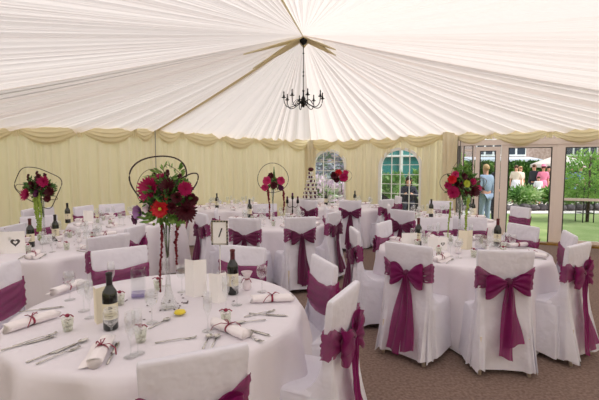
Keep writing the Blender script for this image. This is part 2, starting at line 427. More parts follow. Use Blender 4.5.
# ---------------------------------------------------------------- chairs
def sup(t, hx, hy, e=.35):
    c, s_ = cos(t), sin(t)
    return (hx*math.copysign(abs(c)**e, c), hy*math.copysign(abs(s_)**e, s_))
def backsec(z):
    """half width, half thickness, centre y of the covered chair back"""
    K = [(.04, .242, .07, -.05), (.25, .226, .05, -.033), (.47, .212, .034, -.005), (.66, .203, .026, .006), (.74, .198, .024, .004), (.84, .207, .024, -.004), (.93, .211, .023, -.012), (.962, .210, .020, -.015), (.972, .205, .012, -.015)]
    for k0, k1 in zip(K, K[1:]):
        if z <= k1[0]:
            t = (z-k0[0])/(k1[0]-k0[0]); t = max(0, t)
            return [k0[i]+(k1[i]-k0[i])*t for i in (1, 2, 3)]
    return K[-1][1:]
def make_chair(seed, bandh, tail_end, spread, deep=False, bow=True):
    rr = random.Random(seed); sm = 'sash_deep' if deep else 'sash'
    root = empty('banquet_chair')
    m = MB(); n = 96; ph = rr.uniform(0, 6); ph2 = rr.uniform(0, 6)
    zs = [.05, .12, .2, .3, .4, .47, .54, .6, .64, .68, .71, .74, .77, .8, .84, .88, .93, .955, .966, .971]
    rings = []
    for z in zs:
        hw, ht, cy = backsec(z); f = max(0, (.6-z)/.56)
        r = []
        for i in range(n):
            t = 2*PI*i/n; x, y = sup(t, hw, ht, .22)
            k = f**1.5*(.022*sin(9*t+ph)+.014*sin(17*t+ph2)+.012*sin(5*t+ph2))
            ripple = .010*sin(x*52+ph+z*9)*math.exp(-((z-.68)/.2)**2)*(1 if y < 0 else 0)
            y2 = cy+y*(1)+(k*1.2 if y < 0 else 0)+(ripple if y < 0 else 0); x2 = x*(1+k*1.4)
            r.append((x2, y2, z+(.012*sin(7*t+ph) if z < .06 else 0)))
        rings.append(r)
    m.rings(rings, False, True)
    # seat and skirt
    rings = []
    for z, e in ((.05, .045), (.15, .034), (.28, .02), (.4, .008), (.45, .002), (.472, -.006), (.482, -.03), (.485, -.1)):
        r = []; f = max(0, (.45-z)/.4)
        for i in range(n):
            t = 2*PI*i/n; x, y = sup(t, .215+e, .225+e, .28)
            k = f*(.034*sin(10*t+ph2)+.018*sin(19*t+ph))+.006*sin(7*t+ph)
            q = 1+k
            r.append((x*q, .225+y*q, z+(.012*sin(6*t+ph) if z < .06 else 0)))
        rings.append(r)
    m.rings(rings, False, True)
    # cloth sweeping from the back sides down to the seat
    for s in (-1, 1):
        def sw(u, v, s=s):
            z = .72-.25*u**.6*(1-.0*v); y = .02+.30*u*v
            z = .47+.25*(1-u)**1.6
            return (s*(.206+.01*v-.03*sin(PI*v)*(1-u)), .02+.26*v*(1-(1-u)*.75)+.0, .475+(z-.475)*(1-v)**1.3+.001)
        m.grid(sw, 10, 10)
    m.build('chair_cover', 'cover', root)
    for sx in (-1, 1):
        for y in (-.075, .40):
            l = MB(); l.tube([(sx*.185, y, 0), (sx*.18, y+.01 if y < 0 else y-.01, .3)], .016, 8); l.build('leg', 'chair_leg', root)
    # sash band
    zc = .725
    m = MB()
    def band(u, v):
        t = 2*PI*u; hw, ht, cy = backsec(zc); x, y = sup(t, hw+.012, ht+.012, .3)
        rear = 1 if y > 0 else 0
        k = 1.0
        if y < 0 and bow: k = .25+.95*min(1, abs(x)/hw)**1.1
        h = bandh*k
        wr = .005*sin(v*PI*7+3*sin(t*2+ph))+.003*sin(v*PI*13+t*5)
        z = zc+(v-.5)*h+.008*sin(t*3+ph)+(.028*min(1, abs(x)/hw) if bow or y > 0 else 0)*(1 if y < 0 else .8)
        hw2, ht2, cy2 = backsec(z); 
        return (x*(hw2+.012)/(hw+.012)*(1+wr*.5), cy2+y-(0 if y > 0 else .006*(1-min(1, abs(x)/hw)))+(wr if y > 0 else -wr), z)
    m.grid(band, 84, 12, wu=True)
    sash = m.build('sash', 'sash_band', root)
    if bow:
        kx = rr.uniform(-.02, .02); ky = -.05
        m = MB(); m.ell((kx, ky, zc), (.032, .028, .04), 12, 8, .1, rr); m.build('knot', 'sash_deep', sash)
        for s in (-1, 1):
            L_ = rr.uniform(.13, .165); dr = rr.uniform(.0, .05); hh = rr.uniform(.06, .095)
            m = MB()
            def loop(u, v, s=s, L_=L_, dr=dr, hh=hh):
                a = 2*PI*u; q = .5-.5*cos(a)
                x = kx+s*(.01+L_*q**.8); y = ky-.012+.026*sin(a)
                h = .016+hh*sin(PI*min(1, q)*.62)
                return (x, y+.006*sin(v*PI*6+q*4), zc-dr*q+(v-.5)*2*h+.01*q*sin(v*9))
            m.grid(loop, 28, 10, wu=True)
            m.build('bow_loop', sm, sash)
        for s in (-1, 1):
            ze = tail_end*(1 if s < 0 else rr.uniform(1.0, 1.7)); m = MB(); w1 = rr.uniform(.035, .055); sp = spread*rr.uniform(.6, 1.2)
            def tail(u, v, s=s, ze=ze, w1=w1, sp=sp):
                z = zc-(zc-ze)*v
                hw, ht, cy = backsec(max(.05, z)); w = .014+w1*min(1, v*1.4)
                x = kx+s*(.008+sp*v)+(u-.5)*2*w*(1+.12*sin(v*7+s))
                y = min(ky, cy-ht-.02)-.012-.012*sin(u*PI*3+v*3+s)-(.004 if s > 0 else .012)
                z2 = z+.05*(u-.5)*v*s
                return (x, y-.01*sin(v*6+s), max(.03, z2))
            m.grid(tail, 14, 22)
            m.build('sash_tail', sm, sash)
    return root
ch = [Proto(make_chair(11, .15, .16, .02)), Proto(make_chair(12, .135, .08, .05)), Proto(make_chair(13, .17, .2, .01)), Proto(make_chair(14, .15, .12, .03, deep=True)), Proto(make_chair(15, .2, .14, .03))]
T = dict(A=(-.83, 2.46), B=(1.70, 4.28), C=(-2.75, 4.5), D=(-2.75, 6.5), E=(-1.45, 8.8), G=(-.42, 6.35), I=(1.1, 8.9), M=(2.35, 6.75))
def chair(u, v, table, label, k=0, turn=0, dy=0, group=None, pos=None, sc=None):
    p = at(u, v, .97) if pos is None else Vector((*pos, 0)); p.z = 0; p.y += dy
    c = T[table]; ang = math.atan2(c[1]-p.y, c[0]-p.x)-PI/2+turn
    return ch[k].put((p.x, p.y, 0), ang, label, 'chair', group, sc)
W = 'white covered chair '
chair(187, 353, 'A', W+'nearest the camera, back to us with purple sash, at front left table', 0, dy=.10, sc=.96)
chair(342, 290, 'A', W+'seen side-on right of front left table, with big purple bow', 1, turn=-.12)
chair(322, 260, 'A', W+'with wide plain sash, right of front left table', 4)
chair(241, 248, 'A', W+'across front left table, behind the right wine bottle', 4, dy=.06)
chair(117, 250, 'A', W+'across front left table, behind the square glass vase', 2, dy=.06)
chair(0, 0, 'A', W+'cut by the left edge of the photo, beside front left table', 4, pos=(-1.97, 2.6))
chair(409, 244, 'B', W+'with large purple bow, left front of the right foreground table', 1)
chair(505, 250, 'B', W+'back squarely to us, purple bow, front of right foreground table', 0)
chair(577, 244, 'B', W+'at right edge of photo, turned left, with long purple bow tails', 1)
chair(568, 233, 'B', W+'just behind the rightmost bow chair, its plain sash facing us', 4)
chair(522, 225, 'B', W+'beyond right foreground table before the open doorway', 0)
chair(436, 218, 'B', W+'across right foreground table, behind its upright blank cards', 0)
chair(385, 222, 'B', W+'at far left of right foreground table, sash band facing us', 3)
chair(356, 229, 'B', W+'edge-on by the aisle, left of right foreground table', 3)
chair(0, 0, 'B', W+'behind glass vases across right foreground table, bright sash', 1, pos=(2.17, 5.2))
chair(300, 217, 'G', W+'back to us with long bow, front right of the centre table', 3)
chair(245, 218, 'G', W+'back to us with wide bow, just right of the table number', 3)
chair(333, 212, 'G', W+'turned, with dark purple bow, at right of the centre table', 3)
chair(202, 213, 'G', W+'with narrow bow, left of the table number', 3)
chair(217, 209, 'G', W+'at far left of the centre table, above the table number', 2)
chair(326, 208, 'G', W+'facing left at right side of centre table', 2)
chair(265, 204, 'G', W+'across the centre table behind its tall flower stand', 2)
chair(350, 200.5, 'I', W+'back to us, in front of table before first arched window', 3)
chair(309, 200, 'I', W+'left front of table before first arched window', 3)
chair(381, 198, 'I', W+'right of table before first arched window', 3, pos=(1.72, 8.1))
chair(391, 196, 'I', W+'with bow below the second arched window', 3, pos=(2.15, 8.95))
chair(390, 205, 'M', W+'at far left of middle right table, sash band towards us', 2)
chair(403, 210, 'M', W+'with dark bow, back to us at left of middle right table', 3)
chair(441, 201, 'M', W+'across middle right table below the cream wall curtain', 0)
chair(520, 207, 'M', W+'with bright bow at right of middle right table by the doorway', 1, turn=.4)
chair(108, 235, 'C', W+'at near right of left table with the green hanging plume', 2)
chair(134, 226, 'C', W+'at far right of left table, showing a plain dark sash', 4)
chair(39, 216, 'C', W+'across left table, behind its slim wine bottle', 2)
chair(14, 225, 'C', W+'across left table, behind the card with a heart', 2)
chair(47, 208, 'D', W+'left of the rear left table, above another sashed chair', 2)
chair(29, 209, 'D', W+'leftmost at rear left table, seen beside the green plume', 0)
chair(84, 206, 'D', W+'left one of two across the rear left table', 2)
chair(112, 204, 'D', W+'right one of two across the rear left table', 2)
chair(203, 199, 'E', W+'far behind, left of table under the left curtain wall', 2, pos=(-2.3, 8.65))

# ---------------------------------------------------------------- tables
def make_table(key, label, seed, R=.84):
    cx, cy = T[key]; rr = random.Random(seed)
    root = empty('round_table', (cx, cy, 0)); tag(root, label, 'table')
    nf = 13; phs = [rr.uniform(0, 6) for _ in range(4)]
    m = MB()
    def f(u, v):
        t = 2*PI*u
        if v < .3: r = max(.001, v/.3*(R-.02)); z = .75
        elif v < .34: k = (v-.3)/.04; r = R-.02+.022*sin(k*PI/2); z = .75-.022*(1-cos(k*PI/2))
        else:
            k = (v-.34)/.66; z = .728-k*.708
            fold = .5+.5*sin(nf*t+phs[0]+1.3*sin(2*t+phs[1]))
            fold2 = sin(2*nf*t+phs[2])
            r = R+.002+k*.02+k**.5*(.12*fold**1.5+.014*fold2)
        z += .0008*sin(9*t+v*30)
        return (r*cos(t), r*sin(t), z)
    m.grid(f, 190, 34, wu=True)
    m.build('tablecloth', 'tablecloth', root)
    return root
make_table('A', 'large round white-clothed table at front left, fully laid', 1)
make_table('B', 'round white-clothed table at right foreground with tall pink flowers', 2)
make_table('C', 'round white-clothed table at left edge with the heart card', 3)
make_table('D', 'round white-clothed table behind the left edge table, by the left curtain', 4)
make_table('E', 'round white-clothed table far back left, beyond the table number', 5)
make_table('G', 'round white-clothed table in the centre, under the red-ribboned flower stand', 6)
make_table('I', 'round white-clothed table far back in front of the first arched window', 7)
make_table('M', 'round white-clothed table in the middle right behind the right foreground table', 8)
# buffet table in the far corner carrying the tiered cake
bt = empty('side_table', (.2, 11.05, 0)); tag(bt, 'small white-clothed table in the far corner under the tiered tower', 'table')
m = MB()
def bx_(u, v):
    t = 2*PI*u
    if v < .3: k = v/.3; e = 0; z = .75
    else: k = 1; e = (v-.3)/.7; z = .75-e*.72
    x, y = sup(t, .55*k+.03*e*sin(15*t), .38*k+.03*e*sin(15*t), .4)
    return (x, y, z)
m.grid(bx_, 120, 14, wu=True); m.build('tablecloth', 'tablecloth', bt)

# ---------------------------------------------------------------- tableware prototypes (parts modelled once)
def p_bottle(tall=True, dark=False):
    r = empty('wine_bottle'); m = MB()
    m.lathe([(.034, 0), (.0375, .006), (.0375, .185), (.034, .205), (.022, .225), (.0155, .24), (.0145, .29), (.0165, .292), (.0165, .302), (.0145, .305)], 24); m.build('glass_body', 'bottle_glass', r)
    m = MB(); m.lathe([(.0152, .228), (.0160, .24), (.0152, .29), (.0172, .291), (.0172, .305), (.004, .309)], 20, cap0=False); m.build('foil', 'bottle_foil_dark' if dark else 'bottle_foil', r)
    m = MB(); m.grid(lambda u, v: (.0381*cos(PI*(.5+1.35*(u-.5)*1)-PI), .0381*sin(PI*(.5+1.35*(u-.5))-PI), .06+.085*v), 18, 2)
    lb = m.build('paper_label', 'label_paper', r, True)
    m = MB()
    for z, a0, a1, h in ((.126, -.22, .22, .004), (.118, -.3, .3, .005), (.104, -.16, .16, .003), (.092, -.26, .26, .002), (.078, -.3, .3, .003), (.07, -.2, .2, .002)):
        m.grid(lambda u, v: (.0384*cos(-PI/2+a0+(a1-a0)*u), .0384*sin(-PI/2+a0+(a1-a0)*u), z+h*v), 8, 1)
    m.build('label_print', 'ink', lb)
    return r
def p_wine():
    r = empty('wine_glass'); m = MB()
    m.lathe([(.033, 0), (.033, .002), (.006, .006), (.004, .015), (.004, .085), (.012, .094), (.03, .112), (.037, .135), (.036, .16), (.030, .185), (.0285, .185), (.034, .16), (.035, .135), (.028, .114), (.003, .098)], 20); m.build('glass_bowl', 'clear_glass', r)
    return r
def p_flute():
    r = empty('champagne_flute'); m = MB()
    m.lathe([(.031, 0), (.031, .002), (.005, .006), (.0035, .015), (.0035, .08), (.01, .09), (.021, .12), (.024, .16), (.021, .21), (.0195, .21), (.0225, .16), (.0195, .12), (.002, .094)], 18); m.build('glass_bowl', 'clear_glass', r)
    return r
def p_tumbler():
    r = empty('shot_glass_favour'); m = MB()
    m.lathe([(.022, 0), (.024, .003), (.03, .07), (.0285, .07), (.022, .008), (.001, .008)], 18); m.build('glass', 'green_glass', r)
    m = MB(); rr = random.Random(5)
    for i in range(9):
        a = rr.uniform(0, 6.28); q = rr.uniform(0, .016); m.ell((q*cos(a), q*sin(a), .015+.055*rr.random()), (.009, .009, .008), 8, 6)
    m.build('sugared_almonds', 'napkin', r)
    m = MB(); m.ell((0, 0, .082), (.012, .012, .01), 8, 6); 
    for s in (-1, 1): m.tube([(0, 0, .08), (s*.02, -.004, .088), (s*.036, -.006, .078)], .003, 6)
    m.build('ribbon', 'ribbon', r)
    return r
def p_napkin():
    r = empty('rolled_napkin'); m = MB(); L_ = .13
    rings = []
    for i in range(17):
        t = i/16; x = -L_+2*L_*t; q = 1-.22*math.exp(-((t-.5)/.07)**2)
        rings.append([(x+.012*cos(2*a_)*(1 if i in (0, 16) else 0), (.034*q)*cos(a_)*(1+.05*sin(5*a_)), .024+(.024*q)*sin(a_)*(1+.06*cos(7*a_))) for a_ in [2*PI*k/24 for k in range(24)]])
    m.rings(rings)
    m.grid(lambda u, v: (-L_+2*L_*u, .01+.055*v, .012-.010*v+.004*sin(u*9)), 10, 4)
    m.build('cloth_roll', 'napkin', r)
    m = MB()
    m.rings([[(x, .030*cos(a_), .024+.022*sin(a_)) for a_ in [2*PI*k/24 for k in range(24)]] for x in (-.006, .006)], False, False)
    for s in (-1, 1):
        m.tube([(0, 0, .047), (s*.02, s*.03-.01, .058), (s*.045, s*.05-.02, .045), (s*.06, s*.055-.02, .02)], .0032, 6, flat=.5)
        m.tube([(0, 0, .047), (s*.025, -.012, .066), (s*.03, .008, .06), (0, 0, .047)], .003, 6, flat=.5)
    m.build('ribbon', 'ribbon', r)
    return r
def p_knife():
    m = MB()
    m.tube([(-.115, 0, .004), (-.06, 0, .005), (-.01, 0, .004)], lambda t: .0055-.002*t, 8, flat=.6)
    m.box((.045, .001, .004), (.12, .016, .0022)); m.tube([(.1, .001, .004), (.12, -.003, .004)], lambda t: .008*(1-t)+.001, 8, flat=.2)
    return m.build('table_knife', 'silver')
def p_fork():
    m = MB()
    m.tube([(-.1, 0, .004), (-.05, 0, .006), (.02, 0, .008), (.04, 0, .006)], lambda t: .005-.0022*t, 8, flat=.5)
    m.tube([(.035, 0, .006), (.05, 0, .004), (.065, 0, .004)], lambda t: .003+.009*t, 10, flat=.18)
    for y in (-.0085, -.0028, .0028, .0085): m.tube([(.062, y, .004), (.085, y, .004), (.1, y, .009)], .0016, 5)
    return m.build('table_fork', 'silver')
def p_spoon():
    m = MB()
    m.tube([(-.09, 0, .004), (-.03, 0, .007), (.03, 0, .006)], lambda t: .0052-.002*t, 8, flat=.5)
    m.grid(lambda u, v: (.052+.026*(v)*cos(2*PI*u), .018*v*sin(2*PI*u), .004+.006*v*v), 18, 5, wu=True)
    return m.build('dessert_spoon', 'silver')
def p_card(w=.1, h=.15, fold=.35, mt='card', heart=False, name='menu_card'):
    r = empty(name); m = MB()
    for s in (-1, 1):
        def g(u, v, s=s): return (s*w*u*cos(fold), w*u*sin(fold), h*v)
        m.grid(g, 2, 2); 
    m.build('folded_card', mt, r, False)
    return r
pb = Proto(p_bottle()); pbd = Proto(p_bottle(dark=True)); pw = Proto(p_wine()); pf = Proto(p_flute()); pt = Proto(p_tumbler()); pn = Proto(p_napkin())
pk = Proto(p_knife()); pfo = Proto(p_fork()); psp = Proto(p_spoon())

TN = dict(A='front left table', B='right foreground table', C='left edge table', D='rear left table', E='far back left table', G='centre table', I='table before the first arched window', M='middle right table')
Z = .752
def on(u, v): p = at(u, v, .75); p.z = Z; return p
# wine bottles
def bottle(u, v, label, dark=False, sc=None, pos=None):
    p = on(u, v) if pos is None else Vector((pos[0], pos[1], Z))
    (pbd if dark else pb).put(p, math.atan2(p.x, -p.y)+PI if False else math.atan2(-p.x, p.y)*1.0, label, 'wine bottle', sc=sc)
bottle(111, 329, 'dark wine bottle with cream label at left of front left table, nearest camera', dark=True, sc=1.0)
bottle(233, 294, 'dark wine bottle with red foil at right rear of front left table', sc=1.0)
bottle(418, 246, 'dark wine bottle behind the blank cards on the right foreground table')
bottle(497, 247, 'dark wine bottle at right on the right foreground table')
bottle(31, 247, 'wine bottle with red neck beside the green plume on left edge table')
bottle(56, 241, 'slim dark wine bottle at right on the left edge table', True)
bottle(68, 223, 'dark wine bottle on rear left table against the curtain', True)
bottle(431, 217, 'dark wine bottle on middle right table against cream curtain', True)
bottle(478, 210, 'dark wine bottle at far right of middle right table', True, pos=(3.0, 7.05))
bottle(217, 208, 'dark wine bottle on far back left table', True)
bottle(252, 213, 'dark wine bottle at the back left of the centre table', True, pos=(-.85, 6.95))
bottle(326, 205, 'dark wine bottle below the first arched window', True)
bottle(351, 204, 'dark wine bottle right of the first arched window', True, pos=(1.28, 9.45))

# front left table: napkins, cutlery, glasses laid as in the photo
def lay(pr, ends, label, cat, group=None, z=Z):
    a = on(*ends[0]); b = on(*ends[1]); c = (a+b)/2; c.z = z
    return pr.put(c, math.atan2(b.y-a.y, b.x-a.x), label, cat, group)
for e, l in [(((4, 334), (57, 317)), 'at the left edge of front left table'), (((94, 369), (108, 343)), 'at the front edge of front left table'), (((208, 324), (254, 343)), 'at right front of front left table'),
             (((246, 303), (298, 301)), 'at the right edge of front left table'), (((50, 297), (84, 284)), 'at rear left of front left table')]:
    lay(pn, e, 'white rolled napkin with burgundy ribbon '+l, 'napkin')
for e, l in [(((28, 363), (76, 345)), 'lying diagonally at front left of front left table'), (((6, 350), (52, 338)), 'near the left napkin on front left table'),
             (((230, 326), (276, 338)), 'beside the right front napkin on front left table'), (((245, 314), (292, 317)), 'beside the right edge napkin on front left table'), (((108, 364), (118, 344)), 'beside the front napkin on front left table'), (((25, 312), (58, 308)), 'near the burgundy crossed ribbon at left rear of front left table')]:
    lay(pk, e, 'silver table knife '+l, 'knife')
for e, l in [(((34, 366), (82, 347)), 'lying parallel to the diagonal knife on front left table'), (((155, 344), (197, 338)), 'lying across behind the nearest chair'), (((243, 318), (276, 311)), 'pointing at the flutes on right of front left table'),
             (((232, 331), (268, 345)), 'by the knife near the right front napkin'), (((14, 347), (56, 334)), 'by the left napkin of front left table')]:
    lay(pfo, e, 'silver table fork '+l, 'fork')
for e, l in [(((148, 330), (172, 318)), 'beside the yellow butter dish'), (((60, 352), (86, 341)), 'at the tip of the diagonal knife'), (((205, 346), (209, 338)), 'left one of two upright spoons at right front'), (((213, 346), (217, 338)), 'right one of two upright spoons at right front'), (((262, 321), (238, 324)), 'behind the right front napkin')]:
    lay(psp, e, 'silver spoon '+l, 'spoon')
def put(pr, u, v, label, cat, group=None, sc=None, rz=0, pos=None):
    p = on(u, v) if pos is None else Vector((pos[0], pos[1], Z))
    return pr.put(p, rz, label, cat, group, sc)
for u, v, l in [(112, 345, 'in front of the left wine bottle'), (237, 305, 'in front of the right wine bottle'), (152, 323, 'beside the tall flower vase'), (84, 311, 'left of the folded cream card'), (222, 300, 'right of the standing menu card'), (262, 292, 'behind the right edge napkin'), (182, 292, 'left of the standing menu card'), (70, 300, 'near the rear left napkin')]:
    put(pw, u, v, 'clear wine glass '+l+' on front left table', 'glass')
for u, v, l in [(131, 357, 'left of a pair behind the nearest chair'), (138, 354, 'right of a pair behind the nearest chair'), (208, 331, 'at right front'), (226, 311, 'between the right bottle and right front napkin'), (90, 318, 'left of the left bottle'), (166, 286, 'behind the tall vase'), (112, 292, 'in front of the far left chair')]:
    put(pf, u, v, 'clear champagne flute '+l+' on front left table', 'glass')
for u, v, l in [(141, 342, 'at front centre'), (226, 325, 'in front of the right bottle'), (68, 331, 'left of the left bottle'), (120, 305, 'behind the left bottle'), (158, 290, 'near the square vase')]:
    put(pt, u, v, 'small glass of almond favours '+l+' on front left table', 'favour')
# cards
def card(u, v, w, h, fold, label, mt='card', rz=0, name='menu_card', heart=None, pos=None):
    r = p_card(w, h, fold, mt, name=name); p = on(u, v) if pos is None else Vector((*pos, Z)); r.location = p; r.rotation_euler.z = rz
    tag(r, label, 'card')
    if heart:
        m = MB(); pts = []; sx = heart
        for i in range(28):
            t = 2*PI*i/28; x = 16*sin(t)**3/17; y = (13*cos(t)-5*cos(2*t)-2*cos(3*t)-cos(4*t))/17
            pts.append((x*sx, 0, y*sx))
        q = w*.5
        vs = [( q*cos(fold)+px*cos(fold), q*sin(fold)+px*sin(fold)-.0015, h*.5+pz) for px, _, pz in pts]
        ins = [( q*cos(fold)+px*.45*cos(fold), q*sin(fold)+px*.45*sin(fold)-.0015, h*.5+pz*.45) for px, _, pz in pts]
        n = len(vs); m.add(vs+ins, [(i, (i+1) % n, n+(i+1) % n, n+i) for i in range(n)])
        m.build('printed_heart', 'ink', r, False)
    return r
card(194, 298, .085, .25, .5, 'tall white folded menu card standing in middle of front left table', rz=-.1)
card(218, 304, .065, .19, .6, 'narrow white menu card right of the tall menu card on front left table', rz=.2)
card(97, 325, .06, .2, 1.0, 'cream folded card just left of the left wine bottle', 'card_cream', rz=.1)
card(411, 247, .10, .15, .25, 'blank white card left of three on right foreground table', rz=.1)
card(438, 251, .10, .14, .12, 'wide white card with a small heart on right foreground table', heart=.022)
card(467, 250, .09, .2, .6, 'tall cream folded card in centre of right foreground table', 'card_cream')
card(6, 254, .17, .22, .2, 'white card with printed grey heart on the left edge table', rz=.1, heart=.045)
card(471, 214, .06, .16, .4, 'cream standing card in front of the glazed door on middle right table', 'card_cream', pos=(2.95, 6.9))
card(82, 228, .08, .2, .3, 'white standing card on rear left table', pos=(-3.2, 6.15))
# table number
sg = empty('table_number_stand', (-.59, 3.0, Z)); tag(sg, 'silver stand holding a framed card reading 1 on front left table', 'table number')
m = MB(); m.lathe([(.045, 0), (.045, .004), (.01, .01), (.004, .02), (.004, .29)], 18); m.build('stand', 'silver', sg)
zz = .29
m = MB()
for s in (-1, 1): m.box((s*.055, 0, zz+.085), (.012, .01, .18)); m.box((0, 0, zz+.085+s*.085), (.122, .01, .012))
fr = m.build('card_frame', 'silver', sg, False)
m = MB(); rr = random.Random(4)
for i in range(7): m.ell((.056, -.008, zz+.015+i*.024), (.005, .004, .006), 8, 5)
for i in range(4): m.ell((-.035+i*.024, -.008, zz+.17), (.006, .004, .005), 8, 5)
m.build('dark_beads', 'ink_black', fr)
m = MB(); m.box((0, -.002, zz+.085), (.1, .003, .16)); pc = m.build('number_card', 'card', sg, False)
cu = bpy.data.curves.new('numeral', 'FONT'); cu.body = '1'; cu.size = .1; cu.shear = .35; cu.extrude = .0008; cu.align_x = 'CENTER'
to = bpy.data.objects.new('tmp', cu); C.objects.link(to); dg = bpy.context.evaluated_depsgraph_get()
me = bpy.data.meshes.new_from_object(to.evaluated_get(dg)); bpy.data.objects.remove(to)
me.materials.clear(); me.materials.append(M['ink_black'])
nu = bpy.data.objects.new('numeral', me); C.objects.link(nu); nu.parent = pc; nu.location = (-.006, -.005, zz+.052); nu.rotation_euler.x = PI/2
# butter dish
bd = empty('butter_dish', on(180, 315)); tag(bd, 'small dish with yellow butter pat in middle of front left table', 'dish')
m = MB(); m.lathe([(.02, 0), (.035, .006), (.04, .014), (.037, .014), (.02, .006)], 22); m.build('dish', 'clear_glass', bd)
m = MB(); m.lathe([(.03, .008), (.034, .012), (.03, .024), (.012, .028)], 18); m.build('butter_pat', 'butter', bd)
# square glass vase
def sqvase(u, v, w, h, label, pos=None):
    r = empty('square_glass_vase', on(u, v) if pos is None else Vector((*pos, Z)), .25); tag(r, label, 'vase'); m = MB()
    def sq(a, b, z): return [(a*cos(t), b*sin(t), z) for t in ()]
    rs = []
    for k, z in ((1, 0), (1, h), (.88, h), (.88, .02)):
        rs.append([tuple((w*k*x, w*k*y, z)) for x, y in ((-.5, -.5), (0, -.5), (.5, -.5), (.5, 0), (.5, .5), (0, .5), (-.5, .5), (-.5, 0))])
    m.rings(rs); m.build('glass', 'clear_glass', r, False)
    m = MB(); m.box((0, 0, .02), (w*.98, w*.98, .022)); m.build('lilac_base', 'lilac_glass', r, False)
    return r
sqvase(139, 297, .085, .19, 'square clear glass vase with lilac base on front left table')
sqvase(481, 252, .085, .17, 'square clear glass vase right of centre on right foreground table')
sqvase(0, 0, .07, .16, 'square clear glass vase on left edge table beside chair', pos=(-2.3, 4.6))
# organza favour bag
fb = empty('favour_bag', on(247, 290)); tag(fb, 'white organza favour bag with burgundy tie on front left table', 'favour bag')
m = MB(); m.lathe([(.02, 0), (.032, .015), (.03, .05), (.012, .075), (.03, .11), (.04, .13)], 16, cap1=False); m.build('bag', 'favour', fb)
m = MB(); m.lathe([(.013, .071), (.015, .076), (.013, .081)], 12); 
for s in (-1, 1): m.tube([(0, -.012, .076), (s*.02, -.03, .09), (s*.035, -.03, .06)], .003, 6)
m.build('tie', 'ribbon', fb)
# folded dark petals
m = MB(); m.ell((0, 0, .003), (.009, .005, .002), 8, 5); pp = Proto(m.build('scatter_petal', 'petal_dark'))
rr = random.Random(9)
for i in range(34):
    a = rr.uniform(0, 6.28); q = rr.uniform(.05, .36)
    pp.put(Vector((T['A'][0]+.05+q*cos(a), T['A'][1]+.12+q*sin(a), Z)), rr.uniform(0, 3), 'tiny dark petal scattered around the vase of front left table', 'petal', 'dark petals on front left table')
for i in range(14):
    a = rr.uniform(0, 6.28); q = rr.uniform(.05, .4)
    pp.put(Vector((T['C'][0]+.1+q*cos(a), T['C'][1]+q*sin(a), Z)), rr.uniform(0, 3), 'tiny dark petal scattered on the left edge table', 'petal', 'dark petals on left edge table')

# automatic settings on the other tables
rr = random.Random(21)
def settings(key, n, a0, cut=True, glasses=2, fav=True):
    cx, cy = T[key]; tn = TN[key]
    for i in range(n):
        a = a0+2*PI*i/n; d = Vector((cos(a), sin(a), 0)); s = Vector((-sin(a), cos(a), 0)); c = Vector((cx, cy, Z))
        j = lambda: rr.uniform(-.015, .015)
        pn.put(c+d*.66+s*j(), a+rr.uniform(-.25, .25), 'white rolled napkin with burgundy ribbon on the '+tn, 'napkin', 'rolled napkins on the '+tn)
        pw.put(c+d*(.46+j())+s*(.1+j()), 0, 'clear wine glass on the '+tn, 'glass', 'wine glasses on the '+tn)
        if glasses > 1: pf.put(c+d*(.44+j())+s*(.02+j()), 0, 'clear champagne flute on the '+tn, 'glass', 'champagne flutes on the '+tn)
        if fav: pt.put(c+d*(.42+j())+s*(-.1+j()), a, 'small glass of almond favours on the '+tn, 'favour', 'almond favours on the '+tn)
        if cut:
            pk.put(c+d*.68+s*-.09, a+PI, 'silver knife right of a napkin on the '+tn, 'knife', 'knives on the '+tn)
            pfo.put(c+d*.68+s*.09, a+PI, 'silver fork left of a napkin on the '+tn, 'fork', 'forks on the '+tn)
settings('B', 8, .15); settings('C', 8, .3); settings('D', 8, .1, False); settings('G', 8, .35, False); settings('M', 8, .2, False)
settings('E', 8, .2, False, 2, False); settings('I', 8, .1, False, 2, False)
# fanned napkins/favour bags giving the busy white look on the centre tables
def p_bag():
    r = empty('favour_bag'); m = MB(); m.lathe([(.018, 0), (.03, .015), (.028, .045), (.012, .07), (.03, .1), (.042, .12)], 14, cap1=False); m.build('bag', 'napkin', r)
    m = MB(); m.lathe([(.013, .066), (.016, .071), (.013, .076)], 10); m.build('tie', 'ribbon', r)
    return r
pbg = Proto(p_bag())
for key in 'BCDGIME':
    for i in range(5):
        a = i*2*PI/5+.5; pbg.put(Vector((T[key][0]+.27*cos(a), T[key][1]+.27*sin(a), Z)), a, 'white favour bag with burgundy tie on the '+TN[key], 'favour bag', 'favour bags on the '+TN[key])

